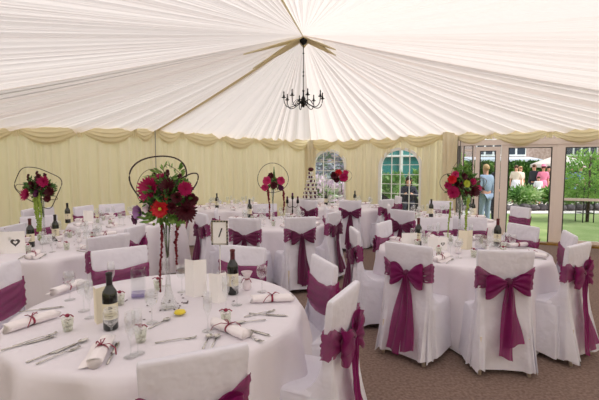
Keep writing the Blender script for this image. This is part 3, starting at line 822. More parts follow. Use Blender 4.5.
# ---------------------------------------------------------------- flower arrangements
def bloom(root, c, r, col, kind, face=(0, -1, .3), seed=0):
    rr = random.Random(seed); f = Vector(face).normalized()
    a = f.cross(Vector((.1, .2, 1))).normalized(); b = a.cross(f); m = MB(); c = Vector(c)
    rings = {'dahlia': ((1, 20, .16, .95), (.85, 18, .14, .7), (.65, 14, .13, .45), (.42, 10, .12, .25), (.22, 7, .1, .08)), 'rose': ((1, 7, .55, .9), (.85, 6, .5, .6), (.65, 5, .45, .35), (.42, 4, .35, .15)), 'gerbera': ((1, 22, .17, 1.2), (.85, 20, .16, 1.0), (.45, 14, .13, .7))}[kind]
    for rad, n, w, ang in rings:
        for i in range(n):
            t = 2*PI*(i+rr.uniform(-.2, .2)+rad)/n; d = a*cos(t)+b*sin(t); s = f.cross(d)
            L_ = r*rad*rr.uniform(.9, 1.08); vs = []
            for k, (l, ww) in enumerate(((.08, .3), (.45, 1), (.8, .85), (1, .25))):
                out = d*L_*l*sin(ang*.9+.15+l*.25)+f*(L_*l*cos(min(1.5, ang))*.8+r*.1)
                for e in (-1, 0, 1): vs.append(c+out+s*e*ww*w*r*.8+f*(abs(e)*r*.05))
            m.add(vs, [(k*3+e, k*3+e+1, k*3+e+4, k*3+e+3) for k in range(3) for e in (0, 1)])
    o = m.build('bloom', 'petal_'+col, root)
    if kind == 'gerbera':
        m = MB(); m.ell(c+f*r*.25, (r*.2, r*.2, r*.2), 10, 8); m.build('flower_centre', 'petal_lime', o)
    return o
def leaves(root, c, rad, n, mt, seed, size=.04, name='foliage', flat=.8, parent_thing=True):
    rr = random.Random(seed); m = MB(); c = Vector(c)
    for i in range(n):
        d = Vector((rr.gauss(0, 1), rr.gauss(0, 1), rr.gauss(0, 1))).normalized()
        p = c+Vector((d.x*rad[0], d.y*rad[1], d.z*rad[2]))*rr.uniform(.55, 1.1)
        q = (d+Vector((rr.uniform(-.6, .6), rr.uniform(-.6, .6), rr.uniform(-.3, .6)))).normalized(); s = q.cross(Vector((rr.uniform(-1, 1), rr.uniform(-1, 1), rr.uniform(-1, 1)))).normalized(); L_ = size*rr.uniform(.6, 1.5)
        nn = q.cross(s)
        m.add([p-q*L_, p-q*L_*.2+s*L_*.38+nn*L_*.1, p+q*L_*.4+s*L_*.3, p+q*L_, p+q*L_*.4-s*L_*.3, p-q*L_*.2-s*L_*.38+nn*L_*.1], [(0, 1, 2, 3), (0, 3, 4, 5)])
    return m.build(name, mt, root)
def hoop(root, c, rx, rz, tilt=0, yaw=0, roll=0, r=.003, mt='willow', sq=1.0, wob=.05, seed=0, y0=-.12):
    rr = random.Random(seed); m = MB(); ph = rr.uniform(0, 6)
    mt_ = Matrix.Rotation(yaw, 3, 'Z') @ Matrix.Rotation(tilt, 3, 'X') @ Matrix.Rotation(roll, 3, 'Y')
    pts = []
    for i in range(48):
        t = 2*PI*i/48; x, z = sup(t, rx, rz, sq); w = 1+wob*sin(3*t+ph)
        pts.append(Vector(c)+mt_ @ Vector((x*w, .02*sin(2*t+ph), z*w)))
    m.tube(pts, r, 6, closed=True); m.build('willow_hoop', mt, root)
def tassel(root, p0, L_, r, mt, seed=0, name='hanging_tassel'):
    rr = random.Random(seed); m = MB(); n = int(L_/(r*1.3)); 
    for i in range(n):
        t = i/max(1, n-1); q = r*(.75+.5*rr.random())*(1-.35*t)
        m.ell((p0[0]+rr.uniform(-1, 1)*r*.3+.01*sin(t*4+seed), p0[1]+rr.uniform(-1, 1)*r*.3, p0[2]-L_*t), (q, q, q*1.1), 8, 6, .15, rr)
    m.build(name, mt, root)
def tallvase(root, h, mt='clear_glass', base=.055, neck=.014, top=.035):
    m = MB()
    m.lathe([(base*.8, 0), (base, .006), (base*.95, .03), (base*.55, .075), (neck*1.2, .13), (neck, .2), (neck, h*.75), (top, h), (top*.92, h), (neck*.85, h*.75), (neck*.8, .2), (base*.45, .07), (base*.8, .012)], 24)
    m.build('glass_vase', mt, root)
def stems(root, h, n=5, mt='stem', r=.003, spread=.02, z0=.3):
    rr = random.Random(n); m = MB()
    for i in range(n):
        a = rr.uniform(0, 6); m.tube([(.006*cos(a), .006*sin(a), z0), (.004*cos(a+1), .004*sin(a+1), h*.6), (spread*cos(a), spread*sin(a), h)], r, 6)
    m.build('flower_stems', mt, root)
# front left table arrangement
fa = empty('flower_arrangement', (-.80, 2.45, Z)); tag(fa, 'tall vase of crimson and magenta flowers with willow hoops on front left table', 'flowers')
tallvase(fa, .5); stems(fa, .52, 7, z0=.34)
ZA = lambda u, v: atd(u, v, 2.45)-Vector((-.80, 2.45, Z))
leaves(fa, ZA(169, 197)+Vector((0, -.03, 0)), (.14, .13, .12), 460, 'leaf', 1, .026)
for i, (u, v, r, col, kd, fc, y) in enumerate([(152, 190, .085, 'magenta', 'dahlia', (-.4, -1, .3), -.08), (161, 209, .06, 'red', 'gerbera', (-.1, -1, .05), -.13), (186, 211, .075, 'burgundy', 'dahlia', (.3, -1, -.1), -.09), (185, 190, .055, 'magenta', 'dahlia', (.4, -1, .4), -.08), (141, 212, .055, 'lilac', 'rose', (-.6, -1, 0), -.06), (148, 208, .035, 'white', 'rose', (-.5, -1, .1), -.10), (137, 219, .035, 'plum', 'rose', (-.7, -1, -.2), -.04),
     (168, 188, .06, 'burgundy', 'dahlia', (0, -1, .5), -.10), (177, 198, .04, 'burgundy', 'dahlia', (.1, -1, .2), -.12), (172, 208, .04, 'burgundy', 'rose', (.1, -1, 0), -.12), (190, 200, .05, 'burgundy', 'rose', (.6, -1, .1), -.04), (160, 180, .05, 'magenta', 'dahlia', (-.1, -.5, 1), 0), (178, 184, .045, 'burgundy', 'rose', (.3, -.5, 1), .02),
     (150, 200, .05, 'magenta', 'rose', (-.8, 0, .2), .05), (187, 203, .06, 'magenta', 'dahlia', (.6, .8, .2), .08), (168, 200, .08, 'red', 'dahlia', (0, 1, .2), .1)]):
    c = atd(u, v, 2.45+y)-Vector((-.80, 2.45, Z)); bloom(fa, c, r*.9, col, kd, fc, i)
for i, (u, v) in enumerate(((154, 176), (167, 173), (179, 177), (163, 180))):
    m = MB(); c = ZA(u, v)
    for k in range(9): m.ell(c+Vector((rr.uniform(-.009, .009), rr.uniform(-.01, .01), .012-k*.006)), (.011, .011, .01), 7, 5)
    m.tube([c, c+Vector((0, 0, -.12))], .003, 5); m.build('flower_spike', 'petal_burgundy', fa)
hoop(fa, ZA(158, 180)+Vector((0, 0, 0)), .17, .145, 0, 0, -.35, .0048, seed=1)
hoop(fa, ZA(180, 192)+Vector((0, -.1, 0)), .17, .05, 0, .2, -.65, .0042, seed=2)
hoop(fa, ZA(150, 186)+Vector((0, .02, 0)), .08, .11, .3, .5, .3, .002, 'willow_pale', seed=3)
hoop(fa, ZA(170, 184)+Vector((0, .04, 0)), .07, .12, .2, -.4, .1, .002, 'willow_pale', seed=4)
c = ZA(161, 222); tassel(fa, (c.x, c.y-.02, c.z), .42, .009, 'amaranth_red', 1)
c = ZA(175, 216); tassel(fa, (c.x+.0, c.y+.03, c.z), .30, .012, 'amaranth_red', 2)
c = ZA(152, 216); tassel(fa, (c.x, c.y, c.z), .05, .011, 'amaranth_green', 3)
leaves(fa, ZA(168, 178), (.12, .08, .09), 60, 'leaf_light', 71, .022, 'light_foliage')
leaves(fa, ZA(166, 214)+Vector((0, -.05, 0)), (.13, .09, .05), 90, 'leaf_light', 72, .028, 'light_foliage')
# left edge table arrangement
fc_ = empty('flower_arrangement', (-2.86, 4.55, Z)); tag(fc_, 'flowers with green trailing plume and square willow hoop on left edge table', 'flowers')
tallvase(fc_, .5, top=.03); stems(fc_, .5, 5)
ZC = lambda u, v: atd(u, v, 4.55)-Vector((-2.86, 4.55, Z))
leaves(fc_, ZC(40, 188), (.16, .13, .12), 260, 'leaf', 5, .03)
leaves(fc_, ZC(40, 188), (.1, .1, .08), 120, 'petal_burgundy', 6, .03, 'dark_foliage')
for i, (u, v, r, col, kd, y) in enumerate([(44, 182, .07, 'magenta', 'dahlia', -.12), (28, 195, .075, 'magenta', 'dahlia', -.12), (38, 194, .05, 'plum', 'rose', -.13), (50, 192, .06, 'burgundy', 'dahlia', -.08), (33, 185, .05, 'burgundy', 'rose', -.1), (48, 199, .045, 'burgundy', 'rose', -.1), (40, 178, .05, 'burgundy', 'rose', -.05), (40, 190, .08, 'magenta', 'dahlia', .12)]):
    c = atd(u, v, 4.55+y)-Vector((-2.86, 4.55, Z)); bloom(fc_, c, r*.95, col, kd, (.3 if u > 40 else -.3, -1 if y < 0 else 1, .2), 40+i)
for i, (u, v) in enumerate(((28, 176), (37, 173), (45, 175))):
    m = MB(); c = ZC(u, v)
    for k in range(7): m.ell(c+Vector((rr.uniform(-.012, .012), 0, .012-k*.01)), (.014, .012, .012), 7, 5)
    m.tube([c, c+Vector((0, 0, -.12))], .003, 5); m.build('flower_spike', 'petal_burgundy', fc_)
hoop(fc_, ZC(39, 187), .24, .19, 0, 0, .45, .0045, sq=.55, seed=6)
hoop(fc_, ZC(38, 192)+Vector((0, -.05, 0)), .22, .05, .2, .1, .35, .0035, 'willow_pale', seed=7)
for k, (dx, L_) in enumerate(((-.02, .4), (.0, .5), (.02, .42))):
    c = atd(37, 194, 4.44)-Vector((-2.86, 4.55, Z)); tassel(fc_, (c.x+dx, c.y, c.z), L_, .016, 'amaranth_green', 10+k)
# right foreground table arrangement
fbn = empty('flower_arrangement', (1.73, 4.4, Z)); tag(fbn, 'tall vase of pink and burgundy flowers with lime bloom on right foreground table', 'flowers')
tallvase(fbn, .5, top=.03); stems(fbn, .5, 6)
ZB = lambda u, v: atd(u, v, 4.4)-Vector((1.73, 4.4, Z))
leaves(fbn, ZB(462, 185), (.17, .13, .14), 200, 'leaf', 8, .03)
leaves(fbn, ZB(463, 172), (.1, .08, .09), 70, 'leaf_light', 9, .035, 'light_foliage')
leaves(fbn, ZB(466, 186), (.17, .12, .09), 130, 'petal_burgundy', 10, .03, 'dark_foliage')
for i, (u, v, r, col, kd, y) in enumerate([(453, 193, .085, 'magenta', 'dahlia', -.14), (452, 180, .06, 'red', 'rose', -.1), (466, 184, .05, 'lime', 'gerbera', -.17), (473, 192, .075, 'burgundy', 'dahlia', -.12), (455, 175, .05, 'pink', 'rose', -.06), (472, 182, .05, 'magenta', 'rose', -.1), (463, 177, .05, 'burgundy', 'rose', -.1), (477, 188, .05, 'pink', 'rose', -.05), (448, 186, .05, 'magenta', 'rose', -.06), (462, 188, .08, 'magenta', 'dahlia', .12)]):
    c = atd(u, v, 4.4+y)-Vector((1.73, 4.4, Z)); bloom(fbn, c, r*.85, col, kd, (.3 if u > 462 else -.3, -1 if y < 0 else 1, .2), 60+i)
hoop(fbn, ZB(450, 184)+Vector((0, -.05, 0)), .13, .10, 0, 0, .5, .003, seed=8)
hoop(fbn, ZB(462, 178)+Vector((0, -.02, 0)), .15, .20, 0, .3, .2, .0025, 'willow_pale', seed=9)
hoop(fbn, ZB(472, 186)+Vector((0, -.06, 0)), .14, .07, 0, 0, -.5, .003, 'willow_pale', seed=10)
c = ZB(449, 203); tassel(fbn, (c.x, c.y-.02, c.z), .36, .011, 'amaranth_green', 20)
c = ZB(463, 198); tassel(fbn, (c.x, c.y-.12, c.z), .38, .016, 'amaranth_green', 21)
# centre table arrangement: bowl on stand with two long red ribbons
fg = empty('flower_arrangement', (-.41, 6.3, Z)); tag(fg, 'pink flowers in round wire hoop with two hanging red garlands on centre table', 'flowers')
tallvase(fg, .5, top=.03); stems(fg, .5, 4)
ZG = lambda u, v: atd(u, v, 6.3)-Vector((-.41, 6.3, Z))
leaves(fg, ZG(273, 183), (.15, .12, .10), 160, 'leaf', 12, .03)
for i, (u, v, r, col, y) in enumerate([(267, 181, .07, 'pink', -.1), (281, 181, .07, 'pink', -.1), (265, 188, .06, 'pink', -.08), (274, 186, .06, 'burgundy', -.12), (281, 188, .05, 'plum', -.1), (271, 176, .05, 'burgundy', -.06), (274, 182, .08, 'pink', .1)]):
    c = atd(u, v, 6.3+y)-Vector((-.41, 6.3, Z)); bloom(fg, c, r, col, 'rose', (0, -1 if y < 0 else 1, .2), 80+i)
m = MB(); c = ZG(274, 168); m.tube([c+Vector((0, 0, .02)), c-Vector((0, 0, .15))], lambda t: .004+.018*t, 7); m.build('green_spike', 'leaf', fg)
hoop(fg, ZG(273, 178)+Vector((0, -.03, 0)), .235, .225, 0, 0, 0, .0045, wob=.02, seed=11)
for dx, ph, L_ in ((-.055, 0, .42), (.165, 1, .34)):
    c = ZG(273, 190); tassel(fg, (c.x+dx, c.y-.12, c.z), L_, .018, 'amaranth_red', 30+ph, 'hanging_garland')
# far table arrangement in front of window 1
fi = empty('flower_arrangement', (.92, 9.0, Z)); tag(fi, 'deep red and pink flowers on tall stem before the first arched window', 'flowers')
tallvase(fi, .5, top=.03); stems(fi, .5, 4)
ZI = lambda u, v: atd(u, v, 9.0)-Vector((.92, 9.0, Z))
leaves(fi, ZI(339, 176), (.17, .13, .12), 130, 'leaf', 14, .04)
for i, (u, v, r, col) in enumerate([(343, 178, .11, 'magenta'), (334, 176, .1, 'burgundy'), (338, 173, .08, 'red'), (345, 173, .07, 'pink'), (336, 180, .07, 'burgundy')]):
    c = ZI(u, v); c.y -= .1; bloom(fi, c, r, col, 'rose', (0, -1, .2), 95+i)
hoop(fi, ZI(343, 175), .2, .14, 0, 0, .3, .004, 'willow_pale', seed=15)

# tiered tower on corner table
tw = empty('tiered_cake_tower', (.30, 10.95, Z)); tag(tw, 'tall conical tiered tower dotted dark and white, in the far corner left of window', 'cake')
nt_ = 7; ck = {}
for k in range(nt_):
    r_ = .23-.026*k; z = .02+k*.105
    m = MB(); m.lathe([(r_, z), (r_, z+.012)], 26); 
    if k: m.lathe([(.02, z-.1), (.02, z)], 10)
    t_ = m.build('tier', 'white_frame', tw)
    n = max(5, int(2*PI*(r_-.03)/.062))
    for i in range(n):
        a = 2*PI*i/n+k
        if (i+k) % 2 not in ck:
            m = MB(); m.lathe([(.016, 0), (.024, .03), (.024, .04), (.008, .062)], 8); o = m.build('dark_cake' if (i+k) % 2 else 'white_cake', 'petal_plum' if (i+k) % 2 else 'card', t_); ck[(i+k) % 2] = o
        else: o = ck[(i+k) % 2].copy(); C.objects.link(o); o.parent = t_
        o.location = ((r_-.03)*cos(a), (r_-.03)*sin(a), z+.012)
m = MB(); m.ell((0, 0, .79), (.07, .07, .055), 10, 8, .2, rr); m.build('top_ornament', 'petal_burgundy', tw)
# candelabrum on centre table back edge
cd = empty('candelabrum', (-.12, 7.02, Z)); tag(cd, 'small dark metal candelabrum with three lights behind the centre chair', 'candelabrum')
m = MB(); m.lathe([(.05, 0), (.05, .008), (.012, .02), (.008, .06), (.014, .1), (.008, .14), (.008, .3), (.02, .31), (.02, .36)], 14)
for s in (-1, 1):
    m.tube([(0, 0, .18), (s*.05, 0, .16), (s*.09, 0, .19), (s*.09, 0, .24)], .006, 6); m.lathe([(.02, .235), (.024, .25), (.02, .3)], 10, (s*.09, 0, 0))
m.build('stand', 'black_iron', cd)
for x, z in ((-.09, .3), (.09, .3), (0, .36)):
    m = MB(); m.lathe([(.015, z), (.015, z+.05), (.003, z+.055)], 10, (x, 0, 0)); m.build('candle', 'petal_plum', cd)

# ---------------------------------------------------------------- chandelier
cl = empty('chandelier', (.07, 7.6, 2.69)); tag(cl, 'black iron eight-arm candle chandelier hanging from the roof peak', 'chandelier')
m = MB(); m.lathe([(.004, 0), (.02, .01), (.03, .04), (.05, .07), (.055, .1), (.035, .13), (.045, .15), (.03, .18), (.014, .21), (.012, .28), (.022, .30), (.008, .32), (.006, .33)], 16); m.build('hub', 'black_iron', cl)
m = MB(); m.tube([(0, 0, .32), (0, 0, 1.16)], .007, 8)
for z in (.55, .62, .95): m.lathe([(.008, z), (.018, z+.015), (.008, z+.03)], 10)
m.build('rod', 'black_iron', cl)
m = MB(); m.lathe([(.01, 1.11), (.03, 1.12), (.06, 1.15), (.07, 1.2), (.05, 1.23)], 16); m.build('ceiling_cup', 'black_iron', cl)
for i in range(8):
    a = 2*PI*i/8+.2; d = (cos(a), sin(a)); Rr = .36
    pts = []
    for k in range(15):
        t = k/14; r_ = .04+(Rr-.04)*(t**.8 if t < .85 else 1-.0*(t)); z = .10-.11*sin(PI*min(1, t*1.02))+(.06*t**3)
        r_ = .04+(Rr-.04)*sin(t*PI/2)**.9
        pts.append((r_*d[0], r_*d[1], z))
    m = MB(); m.tube(pts, .0075, 7)
    pts2 = [((.05+.16*t)*d[0], (.05+.16*t)*d[1], .1+.05*sin(PI*t*1.3)-.02*t) for t in [k/8 for k in range(9)]]
    m.tube(pts2, .005, 6)
    ar = m.build('arm', 'black_iron', cl)
    e = (Rr*d[0], Rr*d[1], .155)
    m = MB(); m.lathe([(.01, 0), (.04, .012), (.043, .018), (.012, .018), (.018, .025), (.018, .05)], 14, e); m.build('drip_pan', 'black_iron', ar)
    m = MB(); m.lathe([(.011, .045), (.011, .085), (.006, .09)], 10, e); cn = m.build('candle_sleeve', 'black_iron', ar)
    m = MB(); m.lathe([(.005, .085), (.014, .1), (.011, .112), (.002, .13)], 10, e); m.build('bulb', 'black_iron', ar)

# ---------------------------------------------------------------- outdoors
m = MB(); m.add([(-60, -40, -.03), (60, -40, -.03), (60, 70, -.03), (-60, 70, -.03)], [(0, 1, 2, 3)]); struct(m.build('lawn', 'lawn', smooth=False))
m = MB(); m.add([(4, 14.2, -.015), (40, 14.6, -.015), (40, 19.5, -.015), (3, 19, -.015)], [(0, 1, 2, 3)]); struct(m.build('patio', 'gravel', smooth=False))
m = MB(); m.add([(-4, 12.6, -.02), (5.5, 11.5, -.02), (6.0, 14.2, -.02), (-4, 20, -.02)], [(0, 1, 2, 3)]); struct(m.build('path', 'gravel', smooth=False))
def bushm(name, c, rad, n, mt, label, cat, seed, size=.08, core=True, group=None):
    core = core and mt != 'lilac_bush'
    r = empty(name, c); tag(r, label, cat, group)
    rr_ = random.Random(seed)
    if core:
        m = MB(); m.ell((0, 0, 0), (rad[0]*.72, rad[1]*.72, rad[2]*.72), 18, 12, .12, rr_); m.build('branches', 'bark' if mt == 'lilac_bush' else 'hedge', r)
    leaves(r, (0, 0, 0), rad, n, mt, seed, size)
    return r
# hedge at the back
hd_ = empty('hedge', (12.5, 24.5, 0)); tag(hd_, 'long dark green clipped hedge behind the garden guests', 'hedge')
m = MB(); m.box((0, 0, .9), (16, 1.1, 1.8)); m.build('branches', 'hedge', hd_, False)
rr_ = random.Random(77); m = MB()
for i in range(9000):
    p = Vector((rr_.uniform(-8.2, 8.2), -.62+rr_.uniform(-.12, .1), rr_.uniform(.1, 1.95))); L_ = rr_.uniform(.07, .14)
    a = Vector((rr_.gauss(0, 1), rr_.gauss(0, .5), rr_.gauss(0, 1))).normalized(); b = a.cross(Vector((rr_.gauss(0, 1), -1, rr_.gauss(0, 1)))).normalized()
    m.add([p-a*L_, p+b*L_*.5, p+a*L_, p-b*L_*.5], [(0, 1, 2, 3)])
m.build('foliage', 'hedge', hd_)
# low planting bed
for i in range(7):
    x = 6.0+i*1.25; g = i % 2
    bushm('garden_shrub', (x+.1, 15.7, .5), (.64, .5, .42), 800, 'bush' if g == 0 else 'leaf_light', 'pale green leafy shrub in low garden bed, '+('leftmost', 'second from left', 'third from left', 'fourth, below the children', 'left of the wide post', 'right of the wide post', 'rightmost')[i], 'shrub', 120+i, .07)
m = MB()
pl_ = empty('planter_trough', (9.7, 15.2, 0)); tag(pl_, 'long dark stone trough edging the garden bed beyond the doors', 'planter')
rr = random.Random(8)
for i in range(26):
    x = -4.4+i*.34; m.ell((x, rr.uniform(-.05, .05), .1), (.22, .16, .12+.05*rr.random()), 9, 7, .15, rr)
m.build('stone_edging', 'planter', pl_)
# feathery tree on the right
tr = empty('garden_tree', (8.55, 12.1, 0)); tag(tr, 'light green feathery young tree on lawn at right edge', 'tree')
m = MB(); m.tube([(0, 0, -.02), (.02, 0, .8), (-.02, 0, 1.9)], lambda t: .045-.02*t, 8)
for a in range(9):
    q = a*2.4; z = .8+a*.13; m.tube([(0, 0, z), (.4*cos(q), .4*sin(q), z+.15), (.7*cos(q), .7*sin(q), z+.1)], .012, 5)
m.build('trunk', 'bark', tr)
leaves(tr, (0, 0, 1.35), (.85, .8, .72), 1900, 'tree_leaf', 200, .05)
leaves(tr, (-.1, 0, 1.0), (.75, .6, .4), 900, 'tree_leaf', 201, .05, 'low_foliage')
tg = empty('tree_guard', (8.5, 12.15, 0)); tag(tg, 'thin dark metal posts guarding the feathery tree trunk', 'tree guard')
for x, y in ((-.16, -.16), (.16, -.16), (-.16, .16), (.16, .16)):
    m = MB(); m.tube([(x, y, -.03), (x, y, 1.05)], .014, 6); m.build('post', 'wicker', tg)
m = MB()
for z in (.25, .95): m.tube([(-.16, -.16, z), (.16, -.16, z), (.16, .16, z), (-.16, .16, z)], .01, 6, closed=True)
m.build('rail', 'wicker', tg)
# parasol
ps = empty('parasol', (13.9, 22, 0)); tag(ps, 'large cream garden parasol behind the guests', 'parasol')
m = MB(); n = 8
rs = []
for k in range(9):
    t = k/8; rs.append([((.04+1.36*t)*cos(2*PI*i/48)*(1-.03*abs(sin(4*2*PI*i/48))*t), (.04+1.36*t)*sin(2*PI*i/48)*(1-.03*abs(sin(4*2*PI*i/48))*t), 2.25-.5*t**1.15-.04*t*abs(sin(4*2*PI*i/48))) for i in range(48)])
rs.append([(x, y, z-.14) for x, y, z in rs[-1]])
m.rings(rs[::-1], False, True); m.build('canopy', 'parasol', ps)
m = MB(); m.tube([(0, 0, 0), (0, 0, 2.27)], .025, 8); m.build('pole', 'bark', ps)
m = MB(); m.lathe([(.3, 0), (.3, .05), (.05, .1)], 16); m.build('base', 'planter', ps)
# house
hs = empty('brick_house', (14, 31, 0)); tag(hs, 'pale brick house behind hedge with white windows and pale lean-to roof', 'house')
m = MB(); m.box((0, 0, 3), (26, 4, 6)); m.build('wall', 'brick', hs, False)
m = MB(); m.add([(-9, -2, 2.3), (2.2, -2, 2.3), (2.2, -3.6, 2.1), (-9, -3.6, 2.1), (-9, -3.6, 1.95), (2.2, -3.6, 1.95)], [(0, 1, 2, 3), (3, 2, 5, 4)]); m.build('lean_to_roof', 'fascia', hs, False)
m = MB(); m.box((-3.4, -3.4, 1.0), (11, .1, 2.0)); m.build('lean_to_wall', 'dark_pane', hs, False)
for x, w in ((-5.0, 1.6), (-.7, 1.8), (5.5, 2.8), (9.0, 2.2), (1.2, 1.4)):
    m = MB(); m.box((x, -2.02, 2.95), (w, .08, 1.2)); wf = m.build('window', 'white_frame', hs, False)
    k = max(2, round(w/.6)); 
    for i in range(k):
        m = MB(); m.box((x-w/2+(i+.5)*w/k, -2.07, 2.95), (w/k-.16, .04, .95)); m.build('pane', 'dark_pane', wf, False)
# teal building and shrubs seen through window 2, flowering shrubs through window 1
tb = empty('teal_outbuilding', (4.2, 19, 0)); tag(tb, 'teal painted outbuilding with white posts seen through the second arched window', 'building')
m = MB(); m.box((0, 0, 1.6), (3.4, 1, 3.2)); m.build('wall', 'render_teal', tb, False)
m = MB(); m.box((-1.25, -.55, 1.6), (.14, .1, 3.2)); m.build('white_post', 'white_frame', tb, False)
m = MB(); m.box((.35, -.55, 1.6), (.14, .1, 3.2)); m.build('white_post', 'white_frame', tb, False)
m = MB(); m.box((0, -.56, 2.1), (3.4, .1, .08)); m.build('rail', 'white_frame', tb, False)
for i, (x, y, z, rx, rz_, mt, lb) in enumerate([(3.55, 15.5, .55, .9, .85, 'bush', 'left pale shrub through second arched window'), (4.9, 15.8, .7, .8, .9, 'leaf_light', 'green shrub through second arched window, beside the woman'),
        (.4, 16.2, 1.9, 1.0, 1.6, 'lilac_bush', 'tall lilac-grey bush filling left of first arched window'), (2.3, 16.5, 1.6, .95, 1.9, 'lilac_bush', 'dark green-lilac bush filling right of first arched window'), (.75, 14.3, .5, .8, .75, 'pink_bush', 'pink and white flowering bush low in first arched window'), (1.6, 14.6, .4, .6, .6, 'pink_bush', 'white flowering bush at lower right of first arched window'),
        (6.1, 17.2, 1.2, .8, 1.5, 'tree_leaf', 'green bush beyond the narrow side pane by the door'), (7.5, 21, 1.1, 1.0, 1.2, 'hedge', 'dark bush behind the two standing men')]):
    bushm('garden_shrub', (x, y, z), (rx, .6, rz_), 2200, mt, lb, 'shrub', 300+i, .085)
wh = empty('white_gazebo', (1.0, 20.5, 0)); tag(wh, 'pale garden wall behind bushes outside first arched window', 'wall')
m = MB(); m.box((0, 0, .9), (7, .2, 1.8)); m.build('wall_panel', 'fascia', wh, False)
wh.name = 'garden_wall'

# people: one continuous body grown by a skin modifier, clothing as shells
def skin_obj(name, verts, edges, radii, mt, parent, root=0, sub=1):
    me = bpy.data.meshes.new(name); me.from_pydata([tuple(v) for v in verts], edges, []); me.update()
    o = bpy.data.objects.new(name, me); C.objects.link(o); o.parent = parent
    md = o.modifiers.new('s', 'SKIN'); md.use_smooth_shade = True
    for i, r in enumerate(radii):
        sv = me.skin_vertices[0].data[i]; sv.radius = (r, r) if not isinstance(r, tuple) else r; sv.use_root = (i == root)
    sb = o.modifiers.new('u', 'SUBSURF'); sb.levels = sub; sb.render_levels = sub
    bpy.context.view_layer.update()
    dg = bpy.context.evaluated_depsgraph_get(); m2 = bpy.data.meshes.new_from_object(o.evaluated_get(dg))
    o.modifiers.clear(); o.data = m2; m2.materials.clear(); m2.materials.append(M[mt])
    m2.polygons.foreach_set('use_smooth', [True]*len(m2.polygons))
    bpy.data.meshes.remove(me)
    return o
def person(loc, rz, h, label, top, bottom, hair, dress=False, hat=None, seated=False, long_hair=False, arm=(0, 0), bald=False):
    k = h/1.72; root = empty('person', loc, rz); tag(root, label, 'person')
    def S(*p): return Vector(p)*k
    sd = seated; zp = .5 if sd else .93
    d = zp-.93
    J = {'pel': S(0, 0, zp), 'sp1': S(0, -.01, zp+.18), 'ch': S(0, 0, zp+.38), 'ne': S(0, .0, zp+.52), 'hb': S(0, .02, zp+.60), 'hd': S(0, .02, zp+.70)}
    names = list(J); E = [('pel', 'sp1'), ('sp1', 'ch'), ('ch', 'ne'), ('ne', 'hb'), ('hb', 'hd')]
    Rr = {'pel': (.15, .10), 'sp1': (.125, .09), 'ch': (.15, .10), 'ne': .052, 'hb': .075, 'hd': .082}
    for s, nm in ((-1, 'L'), (1, 'R')):
        sh = S(s*.17, 0, zp+.45); 
        if arm[0 if s < 0 else 1]: el = S(s*.24, .10, zp+.22); wr_ = S(s*.10, .27, zp+.30); hn = S(s*.05, .33, zp+.33)
        else: el = S(s*.22, -.01, zp+.17); wr_ = S(s*.23, .06, zp-.07); hn = S(s*.23, .08, zp-.16)
        J['sh'+nm] = sh; J['el'+nm] = el; J['wr'+nm] = wr_; J['hn'+nm] = hn
        Rr.update({'sh'+nm: .052, 'el'+nm: .038, 'wr'+nm: .026, 'hn'+nm: (.034, .018)})
        E += [('ch', 'sh'+nm), ('sh'+nm, 'el'+nm), ('el'+nm, 'wr'+nm), ('wr'+nm, 'hn'+nm)]
        if sd: kn = S(s*.11, .42, .52); an = S(s*.11, .44, .09); ft = S(s*.12, .58, .04); hp = S(s*.09, .02, zp-.02)
        else: hp = S(s*.09, 0, .86); kn = S(s*.10, .02, .48); an = S(s*.10, 0, .08); ft = S(s*.11, .14, .035)
        J['hp'+nm] = hp; J['kn'+nm] = kn; J['an'+nm] = an; J['ft'+nm] = ft
        Rr.update({'hp'+nm: .085, 'kn'+nm: .056, 'an'+nm: .036, 'ft'+nm: (.04, .03)})
        E += [('pel', 'hp'+nm), ('hp'+nm, 'kn'+nm), ('kn'+nm, 'an'+nm), ('an'+nm, 'ft'+nm)]
    def sc(r, f=1.0, a=0): return tuple((q*f+a)*k for q in r) if isinstance(r, tuple) else (r*f+a)*k
    names = list(J); idx = {n: i for i, n in enumerate(names)}
    body = skin_obj('body', [J[n] for n in names], [(idx[a], idx[b]) for a, b in E], [sc(Rr[n]) for n in names], 'skin', root)
    def shell(nm, keep, mt, a=.012):
        kk = [n for n in names if n in keep]; ii = {n: i for i, n in enumerate(kk)}
        return skin_obj(nm, [J[n] for n in kk], [(ii[p], ii[q]) for p, q in E if p in ii and q in ii], [sc(Rr[n], 1.04, a) for n in kk], mt, root)
    shell('jacket' if not dress else 'bodice', ['pel', 'sp1', 'ch', 'ne', 'shL', 'elL', 'shR', 'elR']+([] if dress else ['wrL', 'wrR']), top, .03)
    if dress and not sd:
        m = MB(); m.rings([[((r_*cos(t)*(1+.06*sin(9*t)*(1-z/zp)))*k, (r_*.72*sin(t)*(1+.06*sin(9*t)*(1-z/zp)))*k, z*k) for t in [2*PI*i/36 for i in range(36)]] for r_, z in ((.26, .42), (.24, .55), (.215, .75), (.185, .93), (.15, 1.08))]); m.build('skirt', bottom, root)
    else: shell('trousers', ['pel', 'hpL', 'knL', 'anL', 'hpR', 'knR', 'anR'], bottom, .016)
    hz = (zp+.69)*k; hy = .02*k
    # face
    m = MB(); m.ell((0, hy+.095*k, hz-.01*k), (.012*k, .02*k, .02*k), 8, 6); m.ell((0, hy+.085*k, hz-.055*k), (.025*k, .01*k, .006*k), 8, 6)
    for s in (-1, 1): m.ell((s*.088*k, hy, hz-.005*k), (.012*k, .02*k, .03*k), 8, 6)
    m.build('face', 'skin', body)
    m = MB()
    for s in (-1, 1): m.ell((s*.032*k, hy+.084*k, hz+.015*k), (.012*k, .008*k, .008*k), 8, 6)
    m.build('eyes', 'hair_dark', body)
    m = MB()
